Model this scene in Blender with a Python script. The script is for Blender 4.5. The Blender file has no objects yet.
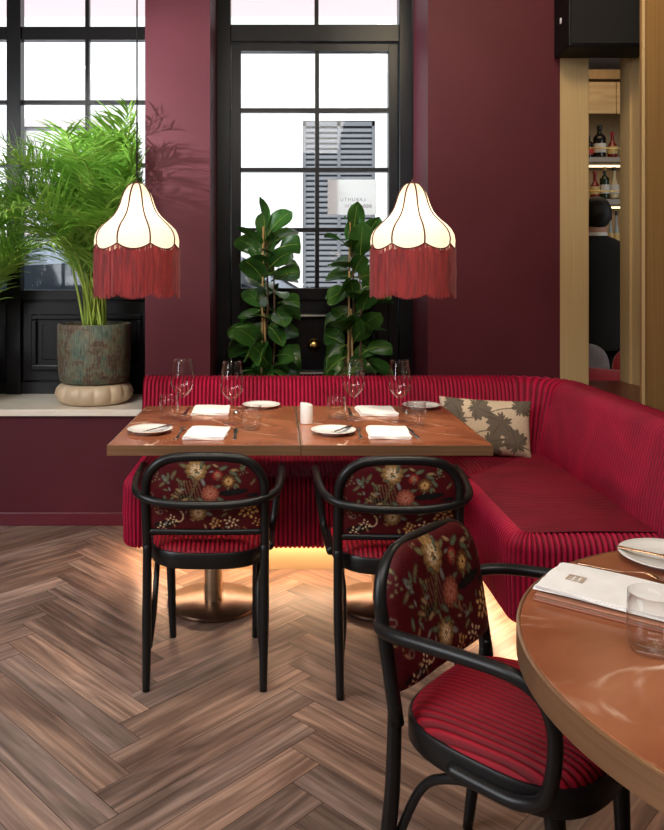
import bpy, bmesh, math, random
import numpy as np
from mathutils import Vector, Matrix, Quaternion
PI = math.pi
R = random.Random(7)
SC = bpy.context.scene
COL = SC.collection

# ------------------------------------------------------------------ materials
def mat(name, base=(.5, .5, .5), rough=.5, metal=0., **kw):
    m = bpy.data.materials.new(name); m.use_nodes = True
    p = m.node_tree.nodes['Principled BSDF']
    p.inputs['Base Color'].default_value = (*base, 1)
    p.inputs['Roughness'].default_value = rough
    p.inputs['Metallic'].default_value = metal
    for k, v in kw.items():
        p.inputs[k].default_value = v
    return m
def nt(m): return m.node_tree, m.node_tree.nodes['Principled BSDF']
def node(t, kind, **kw):
    n = t.nodes.new(kind)
    for k, v in kw.items():
        if k.startswith('i_'):
            key = k[2:]
            n.inputs[int(key) if key.isdigit() else key.replace('_', ' ')].default_value = v
        else: setattr(n, k, v)
    return n
def ramp(t, stops):
    n = t.nodes.new('ShaderNodeValToRGB'); e = n.color_ramp.elements
    while len(e) > 1: e.remove(e[-1])
    e[0].position, e[0].color = stops[0][0], (*stops[0][1], 1)
    for p, c in stops[1:]:
        x = e.new(p); x.color = (*c, 1)
    return n
def bump(t, p, height, strength=.2, dist=.01):
    b = node(t, 'ShaderNodeBump'); b.inputs['Strength'].default_value = strength; b.inputs['Distance'].default_value = dist
    t.links.new(height, b.inputs['Height']); t.links.new(b.outputs[0], p.inputs['Normal'])
def coords(t, scale=(1, 1, 1), kind='Object'):
    c = node(t, 'ShaderNodeTexCoord'); mp = node(t, 'ShaderNodeMapping'); mp.inputs['Scale'].default_value = scale
    t.links.new(c.outputs[kind], mp.inputs[0]); return mp.outputs[0]
def noisy(name, c1, c2, rough, scale=8, detail=4, metal=0., bstr=0., kind='Object', bscale=None, stretch=(1, 1, 1), lo=.35, hi=.65, **kw):
    m = mat(name, c1, rough, metal, **kw); t, p = nt(m)
    v = coords(t, stretch, kind)
    n = node(t, 'ShaderNodeTexNoise'); n.inputs['Scale'].default_value = scale; n.inputs['Detail'].default_value = detail
    t.links.new(v, n.inputs['Vector'])
    r = ramp(t, [(lo, c1), (hi, c2)]); t.links.new(n.outputs[0], r.inputs[0]); t.links.new(r.outputs[0], p.inputs['Base Color'])
    if bstr:
        n2 = node(t, 'ShaderNodeTexNoise'); n2.inputs['Scale'].default_value = bscale or scale * 6; n2.inputs['Detail'].default_value = 5
        t.links.new(v, n2.inputs['Vector']); bump(t, p, n2.outputs[0], bstr, .005)
    return m
def attr_color(m, name='Col'):
    t, p = nt(m); a = node(t, 'ShaderNodeAttribute', attribute_name=name)
    t.links.new(a.outputs['Color'], p.inputs['Base Color']); return a
M = {}
M['wall'] = noisy('burgundy_paint', (.076, .0098, .0165), (.085, .0112, .019), .6, 3, 6, bstr=.05, bscale=160, **{'Specular IOR Level': .28})
M['wall_lit'] = M['wall']
M['base'] = mat('burgundy_gloss', (.10, .008, .018), .35)
M['plaster'] = noisy('warm_plaster', (.55, .48, .42), (.6, .53, .46), .8, 2)
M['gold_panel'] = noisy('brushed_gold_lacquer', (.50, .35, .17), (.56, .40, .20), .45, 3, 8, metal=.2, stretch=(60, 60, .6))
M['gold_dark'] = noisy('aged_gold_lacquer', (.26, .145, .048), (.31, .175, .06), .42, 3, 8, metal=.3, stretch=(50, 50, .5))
M['black_wood'] = noisy('black_gloss_paint', (.006, .006, .0075), (.009, .009, .011), .34, 4, 3, bstr=.03, bscale=60, **{'Specular IOR Level': .28})
M['black_chair'] = noisy('black_lacquered_beech', (.005, .005, .0053), (.008, .0078, .0076), .38, 10, 3, **{'Specular IOR Level': .35})
M['brass'] = noisy('aged_brass', (.52, .35, .21), (.62, .44, .28), .34, 4, 6, metal=.85, stretch=(1, 1, 30))
M['brass_dark'] = noisy('bronze_edge', (.34, .19, .095), (.43, .25, .135), .34, 5, 6, metal=.75, stretch=(.5, .5, 30))
M['bronze'] = noisy('dark_bronze_plate', (.10, .052, .032), (.14, .075, .045), .3, 5, 6, metal=.7)
M['steel'] = mat('satin_steel', (.55, .52, .48), .22, 1.)
M['copper'] = mat('rose_gold_cutlery', (.78, .48, .32), .22, 1.)
M['gold_metal'] = mat('polished_brass', (.78, .50, .16), .2, 1.)
M['china'] = mat('white_china', (.80, .78, .74), .14)
M['linen'] = noisy('white_linen', (.86, .84, .80), (.92, .90, .87), .85, 20, 3, bstr=.25, bscale=400)
M['paper'] = mat('white_paper', (.85, .85, .86), .7)
_t, _p = nt(M['paper']); _tl = node(_t, 'ShaderNodeBsdfTranslucent'); _tl.inputs[0].default_value = (.9, .9, .92, 1); _mx = node(_t, 'ShaderNodeMixShader'); _mx.inputs[0].default_value = .5
_t.links.new(_p.outputs[0], _mx.inputs[1]); _t.links.new(_tl.outputs[0], _mx.inputs[2]); _t.links.new(_mx.outputs[0], _t.nodes['Material Output'].inputs[0])
M['ink'] = mat('grey_ink', (.35, .33, .36), .7)
M['soil'] = noisy('dark_soil', (.03, .02, .012), (.06, .04, .025), .95, 40, bstr=.6)
M['stake'] = noisy('bamboo_cane', (.42, .26, .10), (.5, .32, .14), .6, 12)
M['stem'] = noisy('woody_stem', (.10, .055, .03), (.16, .10, .05), .7, 14)
M['cord'] = mat('black_cord', (.01, .01, .01), .6)
M['suit'] = noisy('black_suit_cloth', (.0022, .0022, .0025), (.0035, .0035, .004), .9, 60, bstr=.1)
M['shirt'] = mat('white_shirt', (.75, .73, .72), .8)
M['skin'] = mat('skin', (.50, .27, .19), .5)
M['hair'] = noisy('dark_hair', (.003, .0025, .002), (.006, .0045, .004), .6, 30, stretch=(8, 8, 1))
M['grey_cloth'] = noisy('grey_upholstery', (.20, .17, .18), (.26, .23, .24), .85, 18, bstr=.2)
M['ledge'] = noisy('dark_red_polished_ledge', (.085, .013, .009), (.10, .017, .011), .32, 3)
M['speaker'] = mat('black_speaker_paint', (.0025, .0025, .0028), .55, **{'Specular IOR Level': .2})
M['grille'] = noisy('black_speaker_cloth', (.003, .0025, .0025), (.005, .004, .004), .9, 300)
M['facade'] = noisy('white_render', (.42, .42, .43), (.47, .47, .48), .9, 2)
M['facade_pink'] = mat('pink_render', (.30, .235, .245), .9)
M['shutter'] = mat('grey_shutter_paint', (.10, .106, .118), 1., **{'Specular IOR Level': 0.})
M['asphalt'] = noisy('asphalt', (.12, .12, .13), (.2, .2, .2), .9, 20)
M['car'] = mat('pale_silver_car_paint', (.40, .46, .54), .2, .2)
M['car_glass'] = mat('car_glass', (.05, .07, .09), .05)
M['tyre'] = mat('tyre_rubber', (.02, .02, .02), .8)
M['sill'] = noisy('cream_marble', (.78, .70, .58), (.88, .80, .70), .25, 5, 10, lo=.3, hi=.7)
M['wood_shelf'] = noisy('pale_oak', (.45, .28, .11), (.55, .36, .16), .5, 4, stretch=(1, 1, 8))
M['red_flat'] = mat('red_velvet_chair', (.35, .006, .02), .6, **{'Sheen Weight': .5})
M['pot_base'] = noisy('beige_glazed_stoneware', (.50, .38, .25), (.58, .45, .31), .32, 6)

def velvet(name, c, sheen, tint):
    m = mat(name, c, .62, **{'Sheen Weight': sheen, 'Sheen Roughness': .28, 'Sheen Tint': (*tint, 1), 'Specular IOR Level': .25})
    t, p = nt(m); v = coords(t)
    n = node(t, 'ShaderNodeTexNoise'); n.inputs['Scale'].default_value = 3.2; n.inputs['Detail'].default_value = 3
    n.inputs['Distortion'].default_value = .8
    t.links.new(v, n.inputs['Vector'])
    r = ramp(t, [(.3, tuple(x * .72 for x in c)), (.5, c), (.72, tuple(min(1, x * 1.3) for x in c))])
    t.links.new(n.outputs[0], r.inputs[0])
    a = node(t, 'ShaderNodeAttribute', attribute_name='Rib'); rr = ramp(t, [(.15, (.42, .36, .38)), (.75, (.92, .92, .92)), (1., (1.5, 1.9, 1.75))]); t.links.new(a.outputs['Fac'], rr.inputs[0])  # groove shade and ridge highlight painted into the velvet colour
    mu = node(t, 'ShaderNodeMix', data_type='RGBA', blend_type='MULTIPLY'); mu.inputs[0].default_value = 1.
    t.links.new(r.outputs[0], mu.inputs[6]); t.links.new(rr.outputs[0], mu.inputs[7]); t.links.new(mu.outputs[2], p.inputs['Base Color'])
    n2 = node(t, 'ShaderNodeTexNoise'); n2.inputs['Scale'].default_value = 420
    t.links.new(v, n2.inputs['Vector']); bump(t, p, n2.outputs[0], .25, .003)
    return m
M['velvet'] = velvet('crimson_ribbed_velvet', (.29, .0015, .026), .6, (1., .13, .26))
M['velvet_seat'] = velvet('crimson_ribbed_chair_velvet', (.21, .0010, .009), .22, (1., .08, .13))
M['velvet_top'] = velvet('crimson_velvet_seat_nap', (.135, .0006, .011), .10, (1., .08, .18))  # sofa velvet copy, darkened: seat-top shade put into its colour
M['piping'] = mat('crimson_piping', (.28, .004, .022), .7, **{'Sheen Weight': .6})

# terracotta marble with pale veins
def marble():
    m = mat('terracotta_marble', (.4, .15, .07), .2, **{'Specular IOR Level': .4}); t, p = nt(m); v = coords(t)
    n = node(t, 'ShaderNodeTexNoise'); n.inputs['Scale'].default_value = 4; n.inputs['Detail'].default_value = 9; n.inputs['Distortion'].default_value = .8
    t.links.new(v, n.inputs['Vector'])
    r = ramp(t, [(.3, (.205, .060, .025)), (.5, (.305, .100, .044)), (.7, (.40, .148, .070))]); t.links.new(n.outputs[0], r.inputs[0])
    w = node(t, 'ShaderNodeTexNoise'); w.inputs['Scale'].default_value = 1.7; w.inputs['Detail'].default_value = 6; w.inputs['Distortion'].default_value = 1.2
    t.links.new(v, w.inputs['Vector'])
    s = node(t, 'ShaderNodeMath', operation='SUBTRACT'); s.inputs[1].default_value = .5; t.links.new(w.outputs[0], s.inputs[0])
    a = node(t, 'ShaderNodeMath', operation='ABSOLUTE'); t.links.new(s.outputs[0], a.inputs[0])
    vr = ramp(t, [(0., (1, 1, 1)), (.006, (.5, .5, .5)), (.016, (0, 0, 0))]); t.links.new(a.outputs[0], vr.inputs[0])
    br = node(t, 'ShaderNodeTexNoise'); br.inputs['Scale'].default_value = 5
    t.links.new(v, br.inputs['Vector'])
    brr = ramp(t, [(.45, (0, 0, 0)), (.62, (1, 1, 1))]); t.links.new(br.outputs[0], brr.inputs[0])
    mu = node(t, 'ShaderNodeMath', operation='MULTIPLY'); t.links.new(vr.outputs[0], mu.inputs[0]); t.links.new(brr.outputs[0], mu.inputs[1])
    mx = node(t, 'ShaderNodeMix', data_type='RGBA'); mx.inputs[7].default_value = (.80, .55, .40, 1)
    t.links.new(mu.outputs[0], mx.inputs[0]); t.links.new(r.outputs[0], mx.inputs[6]); t.links.new(mx.outputs[2], p.inputs['Base Color'])
    return m
M['marble'] = marble()

# floor planks: UV along the grain, per-plank tone in the colour attribute
def floor_mat():
    m = mat('walnut_herringbone', (.2, .1, .06), .38, **{'Specular IOR Level': .4}); t, p = nt(m)
    uv = coords(t, (1, 1, 1), 'UV')
    a = node(t, 'ShaderNodeAttribute', attribute_name='Col'); sep = node(t, 'ShaderNodeSeparateColor'); t.links.new(a.outputs['Color'], sep.inputs[0])
    mp = node(t, 'ShaderNodeMapping'); mp.inputs['Scale'].default_value = (1.1, 26, 1); t.links.new(uv, mp.inputs[0])
    n = node(t, 'ShaderNodeTexNoise'); n.inputs['Scale'].default_value = 1.6; n.inputs['Detail'].default_value = 8; n.inputs['Distortion'].default_value = .9
    t.links.new(mp.outputs[0], n.inputs['Vector'])
    mp2 = node(t, 'ShaderNodeMapping'); mp2.inputs['Scale'].default_value = (1.4, 9, 1); t.links.new(uv, mp2.inputs[0])
    n2 = node(t, 'ShaderNodeTexNoise'); n2.inputs['Scale'].default_value = 1.3; n2.inputs['Detail'].default_value = 4; n2.inputs['Distortion'].default_value = 1.5
    t.links.new(mp2.outputs[0], n2.inputs['Vector'])
    r = ramp(t, [(.26, (.105, .063, .048)), (.44, (.19, .122, .094)), (.58, (.265, .177, .138)), (.78, (.41, .285, .215))]); t.links.new(n.outputs[0], r.inputs[0])
    r2 = ramp(t, [(.33, (.58, .55, .54)), (.52, (.95, .95, .95)), (.70, (1.30, 1.24, 1.18))]); t.links.new(n2.outputs[0], r2.inputs[0])
    mu = node(t, 'ShaderNodeMix', data_type='RGBA', blend_type='MULTIPLY'); mu.inputs[0].default_value = 1.
    t.links.new(r.outputs[0], mu.inputs[6]); t.links.new(r2.outputs[0], mu.inputs[7])
    mu2 = node(t, 'ShaderNodeMix', data_type='RGBA', blend_type='MULTIPLY'); mu2.inputs[0].default_value = 1.
    t.links.new(mu.outputs[2], mu2.inputs[6]); t.links.new(a.outputs['Color'], mu2.inputs[7])
    t.links.new(mu2.outputs[2], p.inputs['Base Color'])
    bump(t, p, n.outputs[0], .12, .003)
    return m
M['floor'] = floor_mat()

def glass_thin(name, tint=(1, 1, 1), refl=.5):
    m = bpy.data.materials.new(name); m.use_nodes = True; t = m.node_tree
    t.nodes.remove(t.nodes['Principled BSDF']); out = t.nodes['Material Output']
    tr = node(t, 'ShaderNodeBsdfTransparent'); tr.inputs[0].default_value = (*tint, 1)
    gl = node(t, 'ShaderNodeBsdfGlossy'); gl.inputs['Roughness'].default_value = .02
    lw = node(t, 'ShaderNodeLayerWeight'); lw.inputs['Blend'].default_value = .5
    pw = node(t, 'ShaderNodeMath', operation='POWER'); pw.inputs[1].default_value = 3.2; t.links.new(lw.outputs['Facing'], pw.inputs[0])
    ml = node(t, 'ShaderNodeMath', operation='MULTIPLY_ADD'); ml.inputs[1].default_value = refl; ml.inputs[2].default_value = .022; t.links.new(pw.outputs[0], ml.inputs[0])
    mx = node(t, 'ShaderNodeMixShader'); t.links.new(ml.outputs[0], mx.inputs[0])
    t.links.new(tr.outputs[0], mx.inputs[1]); t.links.new(gl.outputs[0], mx.inputs[2]); t.links.new(mx.outputs[0], out.inputs[0])
    return m
M['pane'] = glass_thin('window_glass', (.97, .98, .98), .3)
M['crystal'] = glass_thin('clear_glass', (.985, .985, .982), .8)

M['palm'] = mat('palm_green', (.12, .30, .03), .45, **{'Transmission Weight': 0.})
M['fig'] = mat('fig_green', (.03, .11, .02), .28)
def leaf_mat(m, c1, c2, trans):
    t, p = nt(m); v = coords(t)
    n = node(t, 'ShaderNodeTexNoise'); n.inputs['Scale'].default_value = 9; t.links.new(v, n.inputs['Vector'])
    r = ramp(t, [(.35, c1), (.65, c2)]); t.links.new(n.outputs[0], r.inputs[0]); t.links.new(r.outputs[0], p.inputs['Base Color'])
    tl = node(t, 'ShaderNodeBsdfTranslucent'); t.links.new(r.outputs[0], tl.inputs[0])
    mx = node(t, 'ShaderNodeMixShader'); mx.inputs[0].default_value = trans
    out = t.nodes['Material Output']; t.links.new(p.outputs[0], mx.inputs[1]); t.links.new(tl.outputs[0], mx.inputs[2]); t.links.new(mx.outputs[0], out.inputs[0])
leaf_mat(M['palm'], (.16, .36, .04), (.36, .58, .11), .45)
leaf_mat(M['fig'], (.024, .088, .014), (.060, .165, .03), .18)
M['palm_stem'] = noisy('palm_stem_green', (.20, .32, .04), (.34, .42, .07), .5, 12)

def shade_mat():
    m = bpy.data.materials.new('cream_silk_shade'); m.use_nodes = True; t = m.node_tree; p = t.nodes['Principled BSDF']; out = t.nodes['Material Output']
    p.inputs['Base Color'].default_value = (.84, .75, .62, 1); p.inputs['Roughness'].default_value = .8
    p.inputs['Emission Color'].default_value = (1., .88, .72, 1); p.inputs['Emission Strength'].default_value = .08
    tl = node(t, 'ShaderNodeBsdfTranslucent'); tl.inputs[0].default_value = (.92, .83, .69, 1)
    mx = node(t, 'ShaderNodeMixShader'); mx.inputs[0].default_value = .55
    t.links.new(p.outputs[0], mx.inputs[1]); t.links.new(tl.outputs[0], mx.inputs[2]); t.links.new(mx.outputs[0], out.inputs[0])
    return m
M['shade'] = shade_mat()
M['fringe'] = noisy('red_silk_fringe', (.17, .005, .007), (.34, .015, .015), .6, 60, stretch=(1, 1, .15), **{'Sheen Weight': .3})
M['rib'] = mat('brown_piping', (.06, .018, .010), .7)
def emis(name, c, s):
    m = mat(name, (.8, .8, .8), .5); p = nt(m)[1]
    p.inputs['Emission Color'].default_value = (*c, 1); p.inputs['Emission Strength'].default_value = s; return m
M['led'] = emis('warm_led', (1., .70, .42), 34)
M['shelf_led'] = emis('shelf_led', (1., .72, .38), 1.5)
M['bulb'] = emis('lamp_bulb', (1., .8, .55), 8)

# mottled verdigris pot
def pot_mat():
    m = mat('verdigris_pot', (.1, .14, .11), .7); t, p = nt(m); v = coords(t)
    n = node(t, 'ShaderNodeTexNoise'); n.inputs['Scale'].default_value = 11; n.inputs['Detail'].default_value = 8; n.inputs['Distortion'].default_value = 1.; n.inputs['Roughness'].default_value = .7
    t.links.new(v, n.inputs['Vector'])
    r = ramp(t, [(.30, (.04, .075, .055)), (.42, (.085, .115, .085)), (.50, (.13, .115, .07)), (.57, (.075, .032, .022)), (.63, (.095, .10, .075)), (.75, (.17, .17, .13))]); t.links.new(n.outputs[0], r.inputs[0])
    w = node(t, 'ShaderNodeTexNoise'); w.inputs['Scale'].default_value = 55; w.inputs['Detail'].default_value = 4
    t.links.new(coords(t, (3, 3, .35)), w.inputs['Vector'])
    r2 = ramp(t, [(.35, (.55, .55, .55)), (.65, (1.35, 1.35, 1.35))]); t.links.new(w.outputs[0], r2.inputs[0])
    mu = node(t, 'ShaderNodeMix', data_type='RGBA', blend_type='MULTIPLY'); mu.inputs[0].default_value = 1.
    t.links.new(r.outputs[0], mu.inputs[6]); t.links.new(r2.outputs[0], mu.inputs[7]); t.links.new(mu.outputs[2], p.inputs['Base Color'])
    bump(t, p, w.outputs[0], .5, .006); return m
M['pot'] = pot_mat()
M['clay'] = noisy('terracotta_pot', (.30, .12, .06), (.36, .16, .08), .8, 9)
M['tapestry'] = mat('floral_tapestry', (.1, .01, .01), .6, **{'Specular IOR Level': .25}); attr_color(M['tapestry'])
M['leafprint'] = mat('leaf_print_linen', (.6, .5, .4), .85); attr_color(M['leafprint'])

# ------------------------------------------------------------------ geometry helpers
def obj(name, bm, m, parent=None, smooth=True, autosmooth=None):
    bmesh.ops.recalc_face_normals(bm, faces=bm.faces[:])
    me = bpy.data.meshes.new(name); bm.to_mesh(me); bm.free()
    for x in (m if isinstance(m, (list, tuple)) else [m]): me.materials.append(x)
    if smooth:
        for f in me.polygons: f.use_smooth = True
        if autosmooth: me.set_sharp_from_angle(angle=math.radians(autosmooth))
    o = bpy.data.objects.new(name, me); COL.objects.link(o)
    if parent: o.parent = parent
    return o
def tag(o, label=None, cat=None, group=None, kind=None):
    if label: o['label'] = label
    if cat: o['category'] = cat
    if group: o['group'] = group
    if kind: o['kind'] = kind
    return o
def thing(name, label, cat, loc=(0, 0, 0), rz=0, group=None):
    o = bpy.data.objects.new(name, None); COL.objects.link(o); o.location = loc; o.rotation_euler = (0, 0, rz); o.empty_display_size = .05
    return tag(o, label, cat, group)
def struct(name, bm, m, parent=None, smooth=False):
    o = obj(name, bm, m, parent, smooth)
    if not parent: o['kind'] = 'structure'
    return o
def dup(root, loc, rz, label, group=None):
    r = root.copy(); COL.objects.link(r); r.location = loc; r.rotation_euler = (0, 0, rz); r['label'] = label
    if group: r['group'] = group
    for ch in list(root.children):
        c = ch.copy(); COL.objects.link(c); c.parent = r
        for g in ch.children:
            d = g.copy(); COL.objects.link(d); d.parent = c
    return r
def B(): return bmesh.new()
def box(bm, x0, x1, y0, y1, z0, z1, bev=0., mi=0):
    vs = [bm.verts.new((x, y, z)) for x in (x0, x1) for y in (y0, y1) for z in (z0, z1)]
    fs = []
    for q in ((0, 1, 3, 2), (4, 6, 7, 5), (0, 4, 5, 1), (2, 3, 7, 6), (0, 2, 6, 4), (1, 5, 7, 3)):
        f = bm.faces.new([vs[i] for i in q]); f.material_index = mi; fs.append(f)
    if bev:
        es = list({e for f in fs for e in f.edges})
        r = bmesh.ops.bevel(bm, geom=es, offset=bev, segments=2, affect='EDGES', profile=.5)
        for f in r['faces']: f.material_index = mi
    return bm
def bx(*a, bev=0.): return box(B(), *a, bev=bev)
def lathe(bm, prof, seg=32, c=(0, 0, 0), lobe=None, mi=0):
    rings = []
    for r, z in prof:
        if r < 1e-6: rings.append([bm.verts.new((c[0], c[1], c[2] + z))]); continue
        ring = []
        for k in range(seg):
            a = 2 * PI * k / seg; rr = r * (lobe(a, z) if lobe else 1)
            ring.append(bm.verts.new((c[0] + rr * math.cos(a), c[1] + rr * math.sin(a), c[2] + z)))
        rings.append(ring)
    for a, b in zip(rings, rings[1:]):
        for k in range(seg):
            q = [a[k % len(a)], a[(k + 1) % len(a)], b[(k + 1) % len(b)], b[k % len(b)]]
            u = []
            for v in q:
                if v not in u: u.append(v)
            if len(u) > 2:
                f = bm.faces.new(u); f.material_index = mi
    return bm
def catmull(pts, n=8, closed=False):
    P = [Vector(p) for p in pts]; out = []
    N = len(P); rng = range(N) if closed else range(N - 1)
    for i in rng:
        if closed: a, b, c, d = P[(i - 1) % N], P[i], P[(i + 1) % N], P[(i + 2) % N]
        else:
            b, c = P[i], P[i + 1]; a = P[i - 1] if i > 0 else b * 2 - c; d = P[i + 2] if i + 2 < N else c * 2 - b
        for k in range(n):
            t = k / n
            out.append(.5 * ((2 * b) + (c - a) * t + (2 * a - 5 * b + 4 * c - d) * t * t + (3 * b - a - 3 * c + d) * t ** 3))
    if not closed: out.append(P[-1].copy())
    return out
def tube(bm, pts, rad, seg=12, closed=False, smooth_n=0, flat=None):
    pts = catmull(pts, smooth_n, closed) if smooth_n else [Vector(p) for p in pts]
    N = len(pts)
    def rr(i):
        if callable(rad): return rad(i / max(1, N - 1))
        return rad
    rings = []; nrm = None
    for i in range(N):
        if closed: tg = pts[(i + 1) % N] - pts[i - 1]
        else: tg = pts[min(i + 1, N - 1)] - pts[max(i - 1, 0)]
        tg.normalize()
        if nrm is None:
            up = Vector((0, 0, 1)) if abs(tg.z) < .9 else Vector((1, 0, 0)); nrm = (up - tg * up.dot(tg)).normalized()
        else:
            nrm = (nrm - tg * nrm.dot(tg)); nrm.normalize()
        bn = tg.cross(nrm); r = rr(i)
        fx = flat or 1
        rings.append([bm.verts.new(pts[i] + (nrm * math.cos(2 * PI * k / seg) + bn * math.sin(2 * PI * k / seg) * fx) * r) for k in range(seg)])
    for i in range(N if closed else N - 1):
        a, b = rings[i], rings[(i + 1) % N]
        for k in range(seg): bm.faces.new((a[k], a[(k + 1) % seg], b[(k + 1) % seg], b[k]))
    if not closed:
        bm.faces.new(rings[0][::-1]); bm.faces.new(rings[-1])
    return bm
def set_rib_shade(bm, V, fn):
    lay = bm.verts.layers.float_color.get('Rib') or bm.verts.layers.float_color.new('Rib')
    for j, r in enumerate(V):
        for i, v in enumerate(r):
            g = fn(j, i); v[lay] = (g, g, g, 1)
def grid(bm, rows, closed_u=False, rib_fn=None):
    if rib_fn: bm.verts.layers.float_color.new('Rib')
    V = [[bm.verts.new(p) for p in r] for r in rows]
    for a, b in zip(V, V[1:]):
        n = len(a)
        for k in range(n if closed_u else n - 1):
            bm.faces.new((a[k], a[(k + 1) % n], b[(k + 1) % n], b[k]))
    if rib_fn: set_rib_shade(bm, V, rib_fn)
    return V

# camera model of the photograph: eye at 1.36 m, looking along +Y, level, shifted lens
F, VX, VY, EYE = 776., 277., 276., 1.36

# ------------------------------------------------------------------ room shell
def herringbone():
    L, w = .735, .1125; gap = .0008
    bm = B(); uvl = bm.loops.layers.uv.new('UVMap'); cl = bm.loops.layers.float_color.new('Col')
    s2 = math.sqrt(2); ox, oy = -.43 + L / s2 * .5 - .23, 0.37
    def plank(u0, u1, v0, v1, along_u):
        cx, cy = ((u0 + u1) / 2, (v0 + v1) / 2)
        X = (cx - cy) / s2 + ox; Y = (cx + cy) / s2 + oy
        if not (-3.9 < X < 3.9 and -2.3 < Y < 4.85): return
        pts = [(u0 + gap, v0 + gap), (u1 - gap, v0 + gap), (u1 - gap, v1 - gap), (u0 + gap, v1 - gap)]
        vs = [bm.verts.new(((u - v) / s2 + ox, (u + v) / s2 + oy, 0)) for u, v in pts]
        f = bm.faces.new(vs)
        t = R.choice([.72, .82, .9, 1., 1., 1.1, 1.22, 1.42]) * R.uniform(.92, 1.08); h = R.uniform(-.06, .06)
        c = (t * (1 + h), t, t * (1 - h), 1); ou, ov = R.uniform(0, 50), R.uniform(0, 50)
        for lp, (u, v) in zip(f.loops, pts):
            lp[uvl].uv = ((u, v) if along_u else (v, u)); lp[uvl].uv.x += ou; lp[uvl].uv.y += ov
            lp[cl] = c
    for m_ in range(-9, 10):
        for n in range(-70, 90):
            u0, v0 = n * w + m_ * L, n * w - m_ * L
            plank(u0, u0 + L, v0, v0 + w, True)
            plank(u0 + L, u0 + L + w, v0 + w - L, v0 + w, False)
    o = obj('floor', bm, M['floor'], smooth=False); o['kind'] = 'structure'
    return o
fl = herringbone()
sub = struct('trim_subfloor', bx(-4, 4.6, -2.4, 7.7, -.06, -.0012), mat('dark_joint', (.02, .012, .009), .8))

H = 3.6; YF = 4.24; YW = 4.78; XL, XR = -3.3, 3.2
SILL = .635
bm = B()
box(bm, XL, -.721, YF, 4.9, 0, SILL - .036)                 # below the window
box(bm, -.721, -.366, YF, 4.9, 0, H)                        # pier between window and door
box(bm, XL, -2.62, YF, 4.9, SILL - .036, H)
box(bm, -2.62, -.721, YF, 4.9, 3.30, H)
box(bm, -.366, .825, YF, 4.9, 3.30, H)
box(bm, .825, 1.06, YF, 4.9, 0, H)
box(bm, 1.06, 1.546, YF, YF + .22, 0, H)
wall = struct('wall_back', bm, M['wall'])
struct('baseboard_back', bx(XL, -.70, YF - .014, YF - .0005, 0, .071, bev=.003), M['base'])
struct('trim_sill', bx(-2.62, -.722, YF - .03, YW + .02, SILL - .036, SILL, bev=.003), M['sill'])
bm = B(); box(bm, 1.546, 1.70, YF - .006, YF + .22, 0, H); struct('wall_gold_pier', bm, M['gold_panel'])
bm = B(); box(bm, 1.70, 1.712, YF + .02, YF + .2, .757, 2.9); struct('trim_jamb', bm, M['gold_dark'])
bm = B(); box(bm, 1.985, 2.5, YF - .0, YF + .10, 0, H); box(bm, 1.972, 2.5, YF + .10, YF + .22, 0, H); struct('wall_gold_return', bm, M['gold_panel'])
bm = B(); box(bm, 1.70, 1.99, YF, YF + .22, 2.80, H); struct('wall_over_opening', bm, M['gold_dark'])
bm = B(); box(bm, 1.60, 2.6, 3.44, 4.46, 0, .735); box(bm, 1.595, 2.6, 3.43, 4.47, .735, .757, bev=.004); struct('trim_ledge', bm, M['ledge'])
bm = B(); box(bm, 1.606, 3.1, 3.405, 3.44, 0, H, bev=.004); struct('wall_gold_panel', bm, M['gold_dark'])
bm = B(); box(bm, 1.600, 1.612, 3.398, 3.404, .0, H); struct('trim_gold_edge', bm, M['gold_panel'])
bm = B(); box(bm, XR, XR + .1, -2.2, 4.46, 0, H); struct('wall_right', bm, M['wall'])
bm = B(); box(bm, XL - .1, XL, -2.2, 4.9, 0, H); struct('wall_left', bm, M['wall'])
bm = B(); box(bm, XL - .1, XR + .1, -2.3, -2.2, 0, H); struct('wall_rear', bm, M['plaster'])
bm = B(); box(bm, XL - .1, 4.7, -2.3, 7.7, H, H + .1); 
ceil = struct('ceiling', bx(XL - .1, XR + .1, -2.3, 4.9, H, H + .1), M['plaster'])

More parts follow.
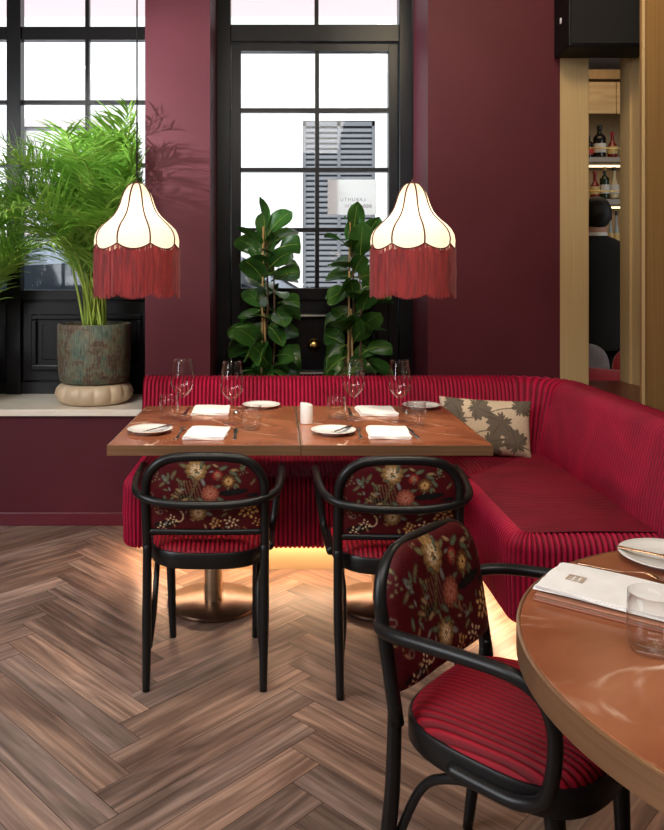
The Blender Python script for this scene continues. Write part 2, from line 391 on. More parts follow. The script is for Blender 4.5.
# ---- windows
def X(px, d=YW): return (px - VX) * d / F
def Z(py, d=YW): return EYE - (py - VY) * d / F
def window_1():
    root = bpy.data.objects.new('window_1', None); COL.objects.link(root); root['kind'] = 'structure'
    y0, y1 = YW - .01, YW + .05
    bm = B()
    for a, b in ((8, 22), (152, 166)): box(bm, X(a), X(b), y0 - .02, y1, SILL, 3.30, bev=.004)
    box(bm, X(-136), X(-122), y0 - .02, y1, SILL, 3.30, bev=.004)
    for s0, s1 in ((-122, 8), (22, 152)):
        box(bm, X(s0), X(s1), y0, y1, Z(40), Z(27), bev=.003)
        box(bm, X(s0), X(s1), y0, y1, Z(300), Z(290), bev=.003)
        box(bm, X(s0), X(s1), y0, y1, 3.25, 3.30)
        box(bm, X(s0), X(s1), y0, y1, SILL, Z(382))
    obj('frame', bm, M['black_wood'], root, smooth=False)
    bm = B()
    for s0, s1 in ((-122, 8), (22, 152)):
        c = (s0 + s1) / 2
        box(bm, X(c - 2), X(c + 2), y0 + .0105, y1 - .0085, Z(290), Z(40)); box(bm, X(c - 2), X(c + 2), y0 + .012, y1 - .01, Z(27), 3.25)
        for y in (102, 165, 228): box(bm, X(s0), X(s1), y0 + .012, y1 - .01, Z(y + 2), Z(y - 2))
    obj('muntin', bm, M['black_wood'], root, smooth=False)
    bm = B()
    for s0, s1 in ((-122, 8), (22, 152)): box(bm, X(s0), X(s1), YW + .018, YW + .022, Z(290), 3.25)
    obj('pane', bm, M['pane'], root, smooth=False)
    bm = B()
    for s0, s1 in ((-122, 8), (22, 152)):
        box(bm, X(s0), X(s1), y0 + .03, y1, Z(383), Z(299))
        box(bm, X(s0 + 1.5), X(s1 - 1.5), y0 + .005, y0 + .03, Z(380), Z(302), bev=.003)
        a, b, c, d = X(s0 + 10), X(s1 - 10), Z(370), Z(314); w = .035
        for q in ((a, b, d - w, d), (a, b, c, c + w), (a, a + w, c + w, d - w), (b - w, b, c + w, d - w)):
            box(bm, q[0], q[1], y0 - .018, y0 + .006, q[2], q[3], bev=.008)
        box(bm, a + w + .03, b - w - .03, y0 - .006, y0 + .006, c + w + .03, d - w - .03, bev=.005)
    obj('lower_panel', bm, M['black_wood'], root, smooth=False)
window_1()
def door_1():
    root = bpy.data.objects.new('door_1', None); COL.objects.link(root); root['kind'] = 'structure'
    y0, y1 = YW - .03, YW + .05
    bm = B()
    for a, b in ((217, 231), (398, 413)): box(bm, X(a), X(b), y0 - .02, y1, 0, 3.30, bev=.005)
    box(bm, X(231), X(398), y0 - .02, y1, Z(44), Z(27), bev=.004); box(bm, X(231), X(398), y0, y1, 3.25, 3.30)
    obj('frame', bm, M['black_wood'], root, smooth=False)
    bm = B()
    for a, b in ((231.5, 241), (388, 397.5)): box(bm, X(a), X(b), y0 + .005, y1 - .01, .02, Z(45), bev=.004)
    box(bm, X(241), X(388), y0 + .005, y1 - .01, Z(52), Z(45)); box(bm, X(241), X(388), y0 + .005, y1 - .01, Z(300), Z(288), bev=.004)
    box(bm, X(241), X(388), y0 + .005, y1 - .01, .02, .2)
    obj('sash', bm, M['black_wood'], root, smooth=False)
    bm = B()
    box(bm, X(315), X(319), y0 + .0135, y1 - .0185, Z(288), Z(52)); box(bm, X(314.5), X(318.5), y0 + .015, y1 - .02, Z(27), 3.25)
    for y in (110.5, 170, 230): box(bm, X(241), X(388), y0 + .015, y1 - .02, Z(y + 2), Z(y - 2))
    obj('muntin', bm, M['black_wood'], root, smooth=False)
    bm = B(); box(bm, X(241), X(388), YW + .008, YW + .012, Z(288), Z(52)); box(bm, X(231), X(398), YW + .008, YW + .012, Z(27), 3.25)
    obj('pane', bm, M['pane'], root, smooth=False)
    bm = B(); box(bm, X(241), X(388), y0 + .03, y1 - .01, .2, Z(300))
    a, b, c, d = X(252), X(377), Z(374), Z(313); w = .03
    for q in ((a, b, d - w, d), (a, b, c, c + w), (a, a + w, c + w, d - w), (b - w, b, c + w, d - w)):
        box(bm, q[0], q[1], y0 - .015, y0 + .031, q[2], q[3], bev=.008)
    obj('lower_panel', bm, M['black_wood'], root, smooth=False)
    bm = B(); box(bm, X(254), X(375), y0 - .02, y0 - .012, Z(316), Z(314.3)); box(bm, X(254), X(375), y0 - .02, y0 - .012, Z(373), Z(371.2)); k = obj('moulding', bm, mat('pale_trim', (.62, .58, .52), .3), root, smooth=False); k['label'] = 'thin pale moulding line'  # pale bars stand in for light reflected on the panel's raised edges
    bm = B(); lathe(bm, [(0, .05), (.022, .049), (.033, .04), (.036, .03), (.032, .02), (.022, .016), (.018, .006), (.04, .004), (.043, 0), (0, 0)], 28, lobe=lambda t, z: 1 + (.04 * math.cos(8 * t) if z > .015 else 0))
    bmesh.ops.rotate(bm, verts=bm.verts, cent=(0, 0, 0), matrix=Matrix.Rotation(PI / 2, 3, 'X'))
    bmesh.ops.translate(bm, verts=bm.verts, vec=(X(314), y0 + .03, Z(345)))
    k = obj('door_knob', bm, M['gold_metal'], root); k['label'] = 'round brass door knob'
door_1()

# ------------------------------------------------------------------ bar room seen through the opening
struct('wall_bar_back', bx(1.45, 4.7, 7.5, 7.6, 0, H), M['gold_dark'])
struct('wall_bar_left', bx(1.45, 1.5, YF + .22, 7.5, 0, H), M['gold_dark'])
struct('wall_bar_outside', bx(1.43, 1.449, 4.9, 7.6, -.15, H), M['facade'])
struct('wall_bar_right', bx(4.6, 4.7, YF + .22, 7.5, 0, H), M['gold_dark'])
struct('ceiling_bar', bx(1.45, 4.7, YF + .22, 7.6, H - .25, H - .15), M['plaster'])
struct('floor_bar', bx(1.45, 4.7, YF + .25, 7.5, -.02, .002), M['floor'])

# ------------------------------------------------------------------ street outside
struct('ground_outside', bx(-9, 9, 4.95, 12, -.25, -.15), M['asphalt'])
bm = B(); box(bm, -9, .30, 9, 9.3, -.15, 4.22); box(bm, 1.137, 9, 9, 9.3, -.15, 4.22); box(bm, .30, 1.137, 9, 9.3, 3.16, 4.22); box(bm, .3, 1.137, 9.12, 9.3, -.15, 3.16)
struct('wall_street_house', bm, M['facade'])
struct('wall_street_upper', bx(-9, 9, 9, 9.3, 4.34, 8), M['facade_pink'])
struct('trim_cornice', bx(-9, 9, 8.93, 9.3, 4.22, 4.34), mat('grey_stone_trim', (.36, .37, .36), .9))
def louver_shutter():
    bm = B(); x0, x1, z0, z1 = .305, 1.132, -.1, 3.15
    xm = (x0 + x1) / 2
    for a, b in ((x0, x0 + .03), (xm - .02, xm + .02), (x1 - .03, x1)): box(bm, a, b, 9.0, 9.05, z0, z1)
    box(bm, x0, x1, 9., 9.05, z1 - .05, z1); box(bm, x0, x1, 9.075, 9.09, z0, z1)
    z = z0 + .03
    while z < z1 - .06:
        vs = [bm.verts.new(p) for p in ((x0 + .02, 9.005, z), (x1 - .02, 9.005, z), (x1 - .02, 9.03, z + .058), (x0 + .02, 9.03, z + .058))]
        bm.faces.new(vs); vs2 = [bm.verts.new(p) for p in ((x0 + .02, 9.005, z), (x1 - .02, 9.005, z), (x1 - .02, 9.005, z + .012), (x0 + .02, 9.005, z + .012))]
        bm.faces.new(vs2); z += .062
    o = obj('window_shutter', bm, M['shutter'], smooth=False)
    tag(o, 'grey louvred shutter closed on the white house across the street', 'shutter')
louver_shutter()
def street_window():
    root = thing('house_window', 'pale framed window on the white house across the street', 'window', (-2.45, 8.99, 1.9))
    bm = B()
    for q in ((-.53, .53, 1.18, 1.27), (-.53, -.46, 0, 1.18), (.46, .53, 0, 1.18), (-.035, .035, 0, 1.18), (-.53, .53, -.08, 0)): box(bm, q[0], q[1], -.05, .005, q[2], q[3])
    obj('frame', bm, mat('pale_pink_frame', (.30, .265, .265), .7), root, smooth=False)
    obj('pane', bx(-.46, .46, -.01, .004, 0, 1.18), mat('pale_blind', (.40, .385, .39), .5), root, smooth=False)
street_window()
def car():
    root = thing('parked_car', 'pale silver car parked in the street outside the glazed door', 'car', (-1.1, 6.15, -.15))
    prof = [(-2.15, .35), (-2.2, .75), (-2.1, 1.05), (-1.75, 1.12), (-1.2, 1.68), (-.6, 1.78), (.35, 1.78), (.75, 1.70), (1.45, 1.32), (1.75, 1.22), (2.4, 1.08), (2.6, .85), (2.62, .4), (2.5, .32)]
    sm = [(p.x, p.z) for p in catmull([(a, 0, b) for a, b in prof], 4)]
    bm = B(); rows = []
    for y, k in ((0, .0), (.05, .04), (.25, .0), (1.55, 0.), (1.75, .04), (1.8, 0.)):
        inset = .12 if y in (0, 1.8) else (.04 if y in (.05, 1.75) else 0)
        rows.append([(x * (1 - inset * .2), y, .35 + (z - .35) * (1 - inset * .5)) for x, z in sm])
    V = grid(bm, rows); bm.faces.new(V[0][::-1]); bm.faces.new(V[-1])
    bm.faces.new([r[0] for r in V] + [r[-1] for r in V][::-1])
    obj('body', bm, M['car'], root, autosmooth=40)
    bm = B()
    for q in (((-1.55, 1.17), (-1.12, 1.58), (-.25, 1.63), (-.25, 1.17)), ((-.2, 1.17), (-.2, 1.63), (.42, 1.63), (.98, 1.38), (1.15, 1.2))):
        bm.faces.new([bm.verts.new((x, -.012, z)) for x, z in q])
    obj('side_glass', bm, M['car_glass'], root, smooth=False)
    bm = B(); grid(bm, [[(.82, .12, 1.685), (.82, 1.68, 1.685)], [(1.48, .1, 1.335), (1.48, 1.7, 1.335)]])
    for v in bm.verts: v.co.z += .02; v.co.x += .01
    obj('windscreen', bm, M['car_glass'], root, smooth=False)
    for x in (-1.35, 1.65):
        for y in (-.02, 1.62):
            bm = B(); lathe(bm, [(0, 0), (.2, 0), (.3, .01), (.33, .04), (.33, .16), (.3, .2), (0, .2)], 28)
            bmesh.ops.rotate(bm, verts=bm.verts, cent=(0, 0, 0), matrix=Matrix.Rotation(-PI / 2, 3, 'X')); bmesh.ops.translate(bm, verts=bm.verts, vec=(x, y, .33))
            w = obj('wheel', bm, M['tyre'], root, autosmooth=40)
            bm = B(); lathe(bm, [(0, 0), (.17, 0), (.2, .02), (.2, .03), (0, .03)], 24)
            bmesh.ops.rotate(bm, verts=bm.verts, cent=(0, 0, 0), matrix=Matrix.Rotation(-PI / 2, 3, 'X')); bmesh.ops.translate(bm, verts=bm.verts, vec=(x, y - .012 if y < 1 else y + .18, .33))
            obj('hub_cap', bm, M['steel'], w)
    bm = B(); box(bm, 2.35, 2.52, .08, .35, .8, .92, bev=.02); obj('headlight', bm, M['china'], root)
    bm = B(); box(bm, .9, 1.05, -.16, -.01, 1.2, 1.32, bev=.02); obj('wing_mirror', bm, M['car'], root)
car()

# paper sign stuck inside the door glass
def sign():
    y = YW - .02
    root = thing('paper_sign', 'white paper notice stuck on the door glass, lettering showing through reversed', 'sign', (X(351.5), y, Z(215)))
    w, h = X(375.5) - X(327.5), Z(180) - Z(215)
    obj('sheet', bx(-w / 2, w / 2, -.001, .001, 0, h), M['paper'], root, smooth=False)
    def txt(s, px, py, size, name='lettering', off=0.):
        c = bpy.data.curves.new(name, 'FONT'); c.body = s; c.size = size; c.offset = off; c.space_character = 1.25; c.align_x = 'CENTER'
        tmp = bpy.data.objects.new('tmp', c); COL.objects.link(tmp); dg = bpy.context.evaluated_depsgraph_get(); dg.update()
        me = bpy.data.meshes.new_from_object(tmp.evaluated_get(dg)); bpy.data.objects.remove(tmp)
        me.materials.clear(); me.materials.append(M['ink'])
        o = bpy.data.objects.new(name, me); COL.objects.link(o); o.parent = root
        o.location = (X(px) - X(351.5), -.0025, Z(py) - Z(215)); o.rotation_euler = (PI / 2, 0, 0); o.scale = (-1, 1, 1)
    txt('LABUHTU', 352.5, 201.5, .030); txt('OSEH', 352, 208, .030); txt('000', 367.0, 208, .029, off=.001)
sign()

# ------------------------------------------------------------------ banquette
class Path:
    """polyline with rounded corners; left normal; position by arc length"""
    def __init__(s, pts, radii):
        pts = [Vector(p) for p in pts]; s.seg = []; cur = pts[0]
        for i in range(1, len(pts)):
            d0 = (pts[i] - pts[i - 1]).normalized()
            if i < len(pts) - 1:
                d1 = (pts[i + 1] - pts[i]).normalized(); r = radii[i - 1]
                a = d0.angle(d1); t = r * math.tan(a / 2); end = pts[i] - d0 * t
            else: d1 = None; end = pts[i]
            s.seg.append(('l', cur, d0, (end - cur).length)); cur = end
            if d1 is not None:
                turn = 1 if d0.x * d1.y - d0.y * d1.x > 0 else -1
                nl = Vector((-d0.y, d0.x)); c = end + nl * turn * r
                s.seg.append(('a', c, nl, r * a, r, turn)); cur = pts[i] + d1 * t
        s.L = sum(q[3] for q in s.seg)
    def at(s, t):
        for q in s.seg:
            if t <= q[3] + 1e-9 or q is s.seg[-1]:
                if q[0] == 'l':
                    return q[1] + q[2] * t, Vector((-q[2].y, q[2].x))
                a = t / q[4] * q[5]; nl = q[2]
                n = Vector((nl.x * math.cos(a) - nl.y * math.sin(a), nl.x * math.sin(a) + nl.y * math.cos(a)))
                return q[1] - n * q[5] * q[4], n
            t -= q[3]
def rib(s, p): return abs(math.sin(PI * s / p)) ** .8
def sweep_ribs(bm, path, prof, pitch, amp, sub=6):
    """prof: list of (n inward, z); ribs are real ridges across the sweep"""
    prof = [Vector(p) for p in prof]; K = len(prof); pn = []
    for i in range(K):
        t = prof[min(i + 1, K - 1)] - prof[max(i - 1, 0)]; pn.append(Vector((-t.y, t.x)).normalized())
    N = int(path.L / pitch * sub); rows = []
    for k in range(N + 1):
        s = path.L * k / N; p, n = path.at(s); d = amp * (rib(s, pitch) - 1)
        rows.append([(p.x + n.x * (q.x + m.x * d), p.y + n.y * (q.x + m.x * d), q.y + m.y * d) for q, m in zip(prof, pn)])
    return grid(bm, rows, rib_fn=lambda j, i: rib(path.L * j / N, pitch))
def arcp(cx, cz, r, a0, a1, n): return [(cx + r * math.cos(math.radians(a0 + (a1 - a0) * i / n)), cz + r * math.sin(math.radians(a0 + (a1 - a0) * i / n))) for i in range(n + 1)]
SX0, SY, SXW, SYE, SYB, SXB = -.70, 3.45, .81, 2.67, 3.99, 1.335
def banquette():
    root = thing('corner_banquette', 'L-shaped crimson ribbed velvet banquette along the back wall, lit from beneath', 'banquette', (0.3, 3.8, 0))
    inv = Matrix.Translation((-0.3, -3.8, 0))
    def add(name, bm, m, **k):
        bmesh.ops.transform(bm, matrix=inv, verts=bm.verts); return obj(name, bm, m, root, **k)
    P = .0205
    fp = Path([(SX0, SYB), (SX0, SY), (SXW, SY), (SXW, SYE), (SXB + .12, SYE)], [.09, .035, .09])
    # front face of the seat (profile: n = 0 at the front, grows inwards); clockwise so the normal points out
    prof = [(.10, .140)] + [(.05, .140)] + arcp(.03, .170, .03, 270, 180, 4)[1:] + [(0, .22), (-.004, .30), (0, .38)] + arcp(.055, .405, .055, 180, 90, 6)
    prof = [(a, b) for a, b in prof][::1]
    bm = B(); V = sweep_ribs(bm, fp, prof, P, .0085)
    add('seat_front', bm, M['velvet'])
    # top: ribs run front to back, mitred at the inner corner
    n0 = .055; zt = .460
    def clampc(x, y):
        for cx, cy, sx in ((SX0 + .09, SY + .09, -1), (SXW + .09, SYE + .09, -1)):
            r = .09 - n0 + .002
            dx, dy = x - cx, y - cy
            if dx * sx > 0 and dy < 0:
                l = math.hypot(dx, dy)
                if l > r: return cx + dx / l * r, cy + dy / l * r
        return x, y
    bm = B(); rows = []; sub = 6; D = SYB + .03 - SY
    for j in range(15):
        n = n0 + (D - n0) * j / 14; row = []
        N = int((SXB - SX0) / P * sub)
        for k in range(N + 1):
            x = SX0 + .05 + (SXB + .05 - SX0) * k / N; xx = min(x, SXW + n)
            h = .0075 * (rib(x, P) - 1); cr = .006 * math.sin(PI * j / 14)
            a, b = clampc(xx, SY + n); row.append((a, b, zt + h + cr))
        rows.append(row)
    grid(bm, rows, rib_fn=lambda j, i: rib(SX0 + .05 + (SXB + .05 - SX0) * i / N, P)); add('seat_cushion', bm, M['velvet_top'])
    bm = B(); rows = []
    for j in range(15):
        n = n0 + (D + .02 - n0) * j / 14; row = []
        N = int((SYB - SYE) / P * sub)
        for k in range(N + 1):
            y = SYE + .05 + (SYB + .05 - SYE) * k / N; yy = min(y, SY + n)
            h = .0075 * (rib(y, P) - 1); cr = .006 * math.sin(PI * j / 14)
            a, b = clampc(SXW + n, yy); row.append((a, b, zt + h + cr))
        rows.append(row)
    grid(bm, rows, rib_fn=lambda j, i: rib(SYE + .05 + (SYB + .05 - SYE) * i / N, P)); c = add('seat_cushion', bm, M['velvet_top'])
    # backrest
    bp = Path([(SX0, SYB), (SXB, SYB), (SXB, SYE)], [.10])
    prof = [(.235, .14), (.235, .5), (.232, .75)] + arcp(.165, .757, .067, 0, 90, 5) + arcp(.13, .757, .067, 90, 172, 6)[1:] + [(.035, .65), (.012, .54), (0, .44), (.005, .40)]
    prof = [(a, b) for a, b in prof]
    bm = B(); V = sweep_ribs(bm, bp, prof, P, .0085)
    bm.faces.new(V[0]); bm.faces.new(V[-1][::-1])
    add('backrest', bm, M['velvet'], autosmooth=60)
    # body fill under the cushions and plinth
    bm = B()
    box(bm, SX0 + .06, SXB + .1, SY + .06, SYB + .1, .142, .435); box(bm, SXW + .06, SXB + .1, SYE + .06, SYB, .142, .435)
    add('seat_frame', bm, M['piping'], smooth=False)
    bm = B()
    box(bm, SX0 + .12, SXB + .1, SY + .15, SYB + .1, 0, .142); box(bm, SXW + .15, SXB + .1, SYE + .15, SY + .2, 0, .142)
    p = add('plinth', bm, mat('gold_plinth', (.42, .30, .16), .5, .2), smooth=False); p['label'] = 'gold plinth recessed under the seat'
    bm = B()
    box(bm, SX0 + .13, SXW + .15, SY + .09, SY + .11, .132, .1385); box(bm, SXW + .09, SXW + .11, SYE + .11, SY + .1, .132, .1385); box(bm, SXW + .1, SXB + .05, SYE + .09, SYE + .11, .132, .1385)
    box(bm, SX0 + .08, SX0 + .10, SY + .1, SYB, .132, .1385)
    p = add('light_strip', bm, M['led'], smooth=False); p['label'] = 'warm light strip under the seat edge'
banquette()

# leaf-print cushion
def paint_leaf(U, V_, img, cx, cy, r, rot, col):
    dx, dy = U - cx, V_ - cy; a = np.arctan2(dy, dx) - rot; d = np.hypot(dx, dy)
    k = r * (.50 + .28 * np.cos(a) + .20 * np.abs(np.cos(2.5 * a)) + .07 * np.cos(15 * a))
    m = d < k; vein = np.abs(np.sin(2.5 * a)) < .05 + .004 / (d + .01)
    img[m] = col
    img[m & vein] = tuple(c * .55 for c in col)
def cushion():
    w, h, t = .46, .285, .075
    nu, nv = 150, 100
    bm = B(); cl = bm.verts.layers.float_color.new('Col')
    u = np.linspace(-1, 1, nu); v = np.linspace(-1, 1, nv); U, V_ = np.meshgrid(u, v)
    img = np.zeros((nv, nu, 3)); img[:] = (.60, .47, .33)
    rs = np.random.RandomState(3); img *= (1 + .08 * rs.randn(nv, nu, 1))
    G = (.135, .105, .075)
    UU, VV = U * w / 2, V_ * h / 2
    for y0, a, ph in ((.07, .03, 0), (-.06, .04, 1.5)):
        img[np.abs(VV - (y0 + a * np.sin(UU * 14 + ph))) < .003] = G
    for c in ((.075, .03, .098, -2.2), (-.055, .10, .085, -.4), (.165, .105, .08, .6), (.15, -.085, .088, 1.9), (.0, -.08, .10, -1.), (-.15, .02, .09, 2.6), (-.17, -.1, .09, .3), (-.17, .125, .07, -1.2)):
        paint_leaf(UU, VV, img, *c[:3], c[3], G)
    for side in (1, -1):
        rows = []
        for j in range(nv):
            row = []
            for i in range(nu):
                x, y = u[i], v[j]; e = (1 - x ** 4) * (1 - y ** 4)
                px = w / 2 * x * (1 - .05 * (1 - abs(y)) ** 0 * (1 - y * y) * .9); py = h / 2 * y * (1 - .06 * (1 - x * x))
                wr = .003 * math.sin(18 * x + 6 * y) * (1 - e)
                row.append(bm.verts.new((px, side * t * (max(e, 0) ** .55) * .5 * 1.5 + wr, py))); row[-1][cl] = (*img[j, i], 1)
            rows.append(row)
        for a, b in zip(rows, rows[1:]):
            for k in range(nu - 1): bm.faces.new((a[k], a[k + 1], b[k + 1], b[k]))
    bmesh.ops.remove_doubles(bm, verts=bm.verts, dist=.0004)
    bmesh.ops.rotate(bm, verts=bm.verts, cent=(0, 0, 0), matrix=Matrix.Rotation(math.radians(3), 3, 'Y'))
    bmesh.ops.translate(bm, verts=bm.verts, vec=(0, 0, h / 2))
    o = obj('throw_cushion', bm, M['leafprint']); o.location = (1.04, 3.855, .464); o.rotation_euler = (math.radians(-13), 0, math.radians(-2))
    tag(o, 'cream cushion with brown leaf print leaning on the red banquette', 'cushion')
cushion()

# ------------------------------------------------------------------ tables
def pedestal(root, big=False, h=.714):
    r = .19 if not big else .26
    bm = B(); lathe(bm, [(0, 0), (r - .004, 0), (r, .003), (r, .013), (r - .004, .017), (.05, .02), (0, .02)], 64)
    obj('base_plate', bm, M['bronze'], root, autosmooth=50)
    bm = B(); lathe(bm, [(.038, .019), (.038, h)] , 32); obj('column', bm, M['brass'], root)
    bm = B(); box(bm, -.2, .2, -.2, .2, h - .03, h - .001); obj('support_plate', bm, M['black_chair'], root, smooth=False)
def rect_table(x0, x1, y0, y1, label):
    cx, cy = (x0 + x1) / 2, (y0 + y1) / 2; root = thing('dining_table', label, 'table', (cx, cy, 0), 0, 'rectangular marble tables'); a, b = (x1 - x0) / 2, (y1 - y0) / 2
    bm = B(); box(bm, -a + .004, a - .004, -b + .004, b - .004, .722, .75, bev=.002); obj('marble_top', bm, M['marble'], root, smooth=False)
    bm = B()
    for q in ((-a, a, -b, -b + .004), (-a, a, b - .004, b), (-a, -a + .004, -b + .004, b - .004), (a - .004, a, -b + .004, b - .004)): box(bm, *q, .712, .7485)
    box(bm, -a + .005, a - .005, -b + .005, b - .005, .713, .7215)
    obj('edge_band', bm, M['brass_dark'], root, smooth=False)
    pedestal(root); return root
T1 = rect_table(-.614, .0855, 2.80, 3.65, 'rectangular terracotta marble table on the potted palm side')
T2 = rect_table(.0875, .780, 2.80, 3.65, 'rectangular terracotta marble table beside the leaf-print cushion')
RT = (.945, 1.219)
def round_table():
    root = thing('round_table', 'round terracotta marble table with a deep bronze rim', 'table', (*RT, 0))
    r = .544
    bm = B(); lathe(bm, [(0, .715), (r - .006, .715), (r - .006, .748), (r - .008, .75), (0, .75)], 128); obj('marble_top', bm, M['marble'], root, autosmooth=40)
    bm = B(); lathe(bm, [(r - .0058, .700), (r, .702), (r, .7475), (r - .003, .7495), (r - .0058, .7495)], 128); obj('edge_band', bm, M['brass_dark'], root, autosmooth=40)
    pedestal(root, True, .715)
round_table()

# ------------------------------------------------------------------ tableware
def wine_glass(label, loc):
    root = thing('wine_glass', label, 'glass', loc, 0, 'wine glasses')
    bm = B(); lathe(bm, [(0, 0), (.036, 0), (.0365, .0015), (.03, .003), (.012, .006), (.005, .012), (.0042, .04), (.0042, .085), (.005, .095)], 32); obj('stem', bm, M['crystal'], root)
    o = [(.005, .0952), (.012, .100), (.026, .113), (.043, .134), (.050, .156), (.0485, .18), (.044, .21), (.0385, .245), (.037, .257)]
    i = [(.0362, .257), (.0378, .245), (.0432, .21), (.0476, .18), (.049, .156), (.042, .1345), (.025, .1145), (.011, .1018), (0, .1005)]
    bm = B(); lathe(bm, o + i, 40); obj('bowl', bm, M['crystal'], root)
    return root
def tumbler(label, loc):
    o = [(0, 0), (.028, 0), (.035, .004), (.039, .014), (.0405, .035), (.0405, .06), (.039, .095)]
    i = [(.0380, .0955), (.0392, .06), (.0390, .035), (.037, .018), (.03, .010), (0, .008)]
    bm = B(); lathe(bm, o + i, 40); t = obj('water_tumbler', bm, M['crystal']); t.location = loc
    return tag(t, label, 'glass', 'water tumblers')
def plate(label, loc, r=.09):
    k = r / .09
    pr = [(0, .004), (.03, .004), (.05, .003), (.052, 0), (.056, 0), (.058, .004), (.075, .010), (.0885, .0155), (.09, .017), (.0885, .018), (.075, .0135), (.06, .0085), (.054, .0072), (0, .0072)]
    bm = B(); lathe(bm, [(a * k, b) for a, b in pr], 56); o = obj('side_plate', bm, M['china']); o.location = loc
    return tag(o, label, 'plate', 'white side plates')
def napkin(label, loc, rz, w=.16, l=.21, h=.014):
    bm = B(); NW, NL = 16, 20; layers = 3
    for q in range(layers):
        z0 = h * q / layers; z1 = z0 + h / layers * .86; ins = .002 * q
        rows = []
        for s, z in ((1 - .02, z0), (1, z0 + .001), (1, z1 - .001), (1 - .015, z1)):
            ring = []
            n = 60
            for k in range(n):
                t = k / n * 4; side = int(t); f = t - side
                c = [(-1 + 2 * f, -1), (1, -1 + 2 * f), (1 - 2 * f, 1), (-1, 1 - 2 * f)][side]
                wob = .0015 * math.sin(9 * f + q * 2 + side) + ins * .5
                ring.append((c[0] * (w / 2 - wob) * s + .001 * q, c[1] * (l / 2 - wob) * s, z + .0012 * math.sin(5 * f + side + q)))
            rows.append(ring)
        V = grid(bm, rows, True); bm.faces.new(V[0][::-1]); bm.faces.new(V[-1])
    o = obj('linen_napkin', bm, M['linen'], autosmooth=35); o.location = loc; o.rotation_euler = (0, 0, rz)
    return tag(o, label, 'napkin', 'folded napkins')
def strip(bm, outline, zfun, th=.0018):
    """flat cutlery from (y, half width) stations, thickness th"""
    top = []; bot = []
    for y, w in outline:
        z = zfun(y)
        top.append([bm.verts.new((x * w, y, z + th * (1 - .5 * abs(x)))) for x in (-1, -.5, 0, .5, 1)])
        bot.append([bm.verts.new((x * w, y, z - th * .2)) for x in (-1, 0, 1)])
    for a, b in zip(top, top[1:]):
        for k in range(4): bm.faces.new((a[k], a[k + 1], b[k + 1], b[k]))
    for a, b in zip(bot, bot[1:]):
        for k in range(2): bm.faces.new((a[k], b[k], b[k + 1], a[k + 1]))
    for i in range(len(top) - 1):
        bm.faces.new((top[i][0], top[i + 1][0], bot[i + 1][0], bot[i][0])); bm.faces.new((top[i][4], bot[i][2], bot[i + 1][2], top[i + 1][4]))
    bm.faces.new((top[0][0], top[0][1], top[0][2], top[0][3], top[0][4], bot[0][2], bot[0][1], bot[0][0])); bm.faces.new(top[-1][::-1] + bot[-1][:])
def fork_bm():
    bm = B(); z = lambda y: .002 + (.010 * math.exp(-((y - .035) / .03) ** 2) + (.006 if y > .08 else 0) * min(1, max(0, (y - .07) / .03)))
    strip(bm, [(-.10, .004), (-.095, .0065), (-.06, .0055), (-.01, .003), (.03, .0028), (.042, .007), (.052, .0105), (.062, .0115)], z)
    for k in range(4):
        x = (-1.5 + k) * .0062
        b2 = B(); strip(b2, [(.060, .0022), (.085, .002), (.10, .0012)], z)
        bmesh.ops.translate(b2, verts=b2.verts, vec=(x, 0, 0)); me = bpy.data.meshes.new('t'); b2.to_mesh(me); bm.from_mesh(me); b2.free(); bpy.data.meshes.remove(me)
    return bm
def knife_bm(s=1.):
    bm = B(); strip(bm, [(-.11 * s, .005), (-.105 * s, .007), (-.05 * s, .006), (-.005 * s, .0055), (0, .0045), (.01 * s, .008), (.05 * s, .0095), (.09 * s, .008), (.108 * s, .002)], lambda y: .002)
    return bm
FORK, KNIFE, BUTTER = {}, {}, {}
def cutlery(kind, label, loc, rz, metal='steel', tilt=0.):
    store, fn, cat = {'dinner_fork': (FORK, fork_bm, 'fork'), 'dinner_knife': (KNIFE, knife_bm, 'knife'), 'butter_knife': (BUTTER, lambda: knife_bm(.75), 'knife')}[kind]
    if metal not in store:
        o = obj(kind, fn(), M[metal]); store[metal] = o
    else:
        o = store[metal].copy(); COL.objects.link(o)
    o.location = loc; o.rotation_euler = (tilt, 0, rz)
    return tag(o, label, cat, {'fork': 'forks beside the napkins', 'knife': 'knives on the tables'}[cat])
def TP(px, py, z=.75):
    d = (EYE - z) * F / (py - VY); return ((px - VX) * d / F, d, z)
ZT = .7503
def at(px, py): x, y, _ = TP(px, py); return (x, y, ZT)
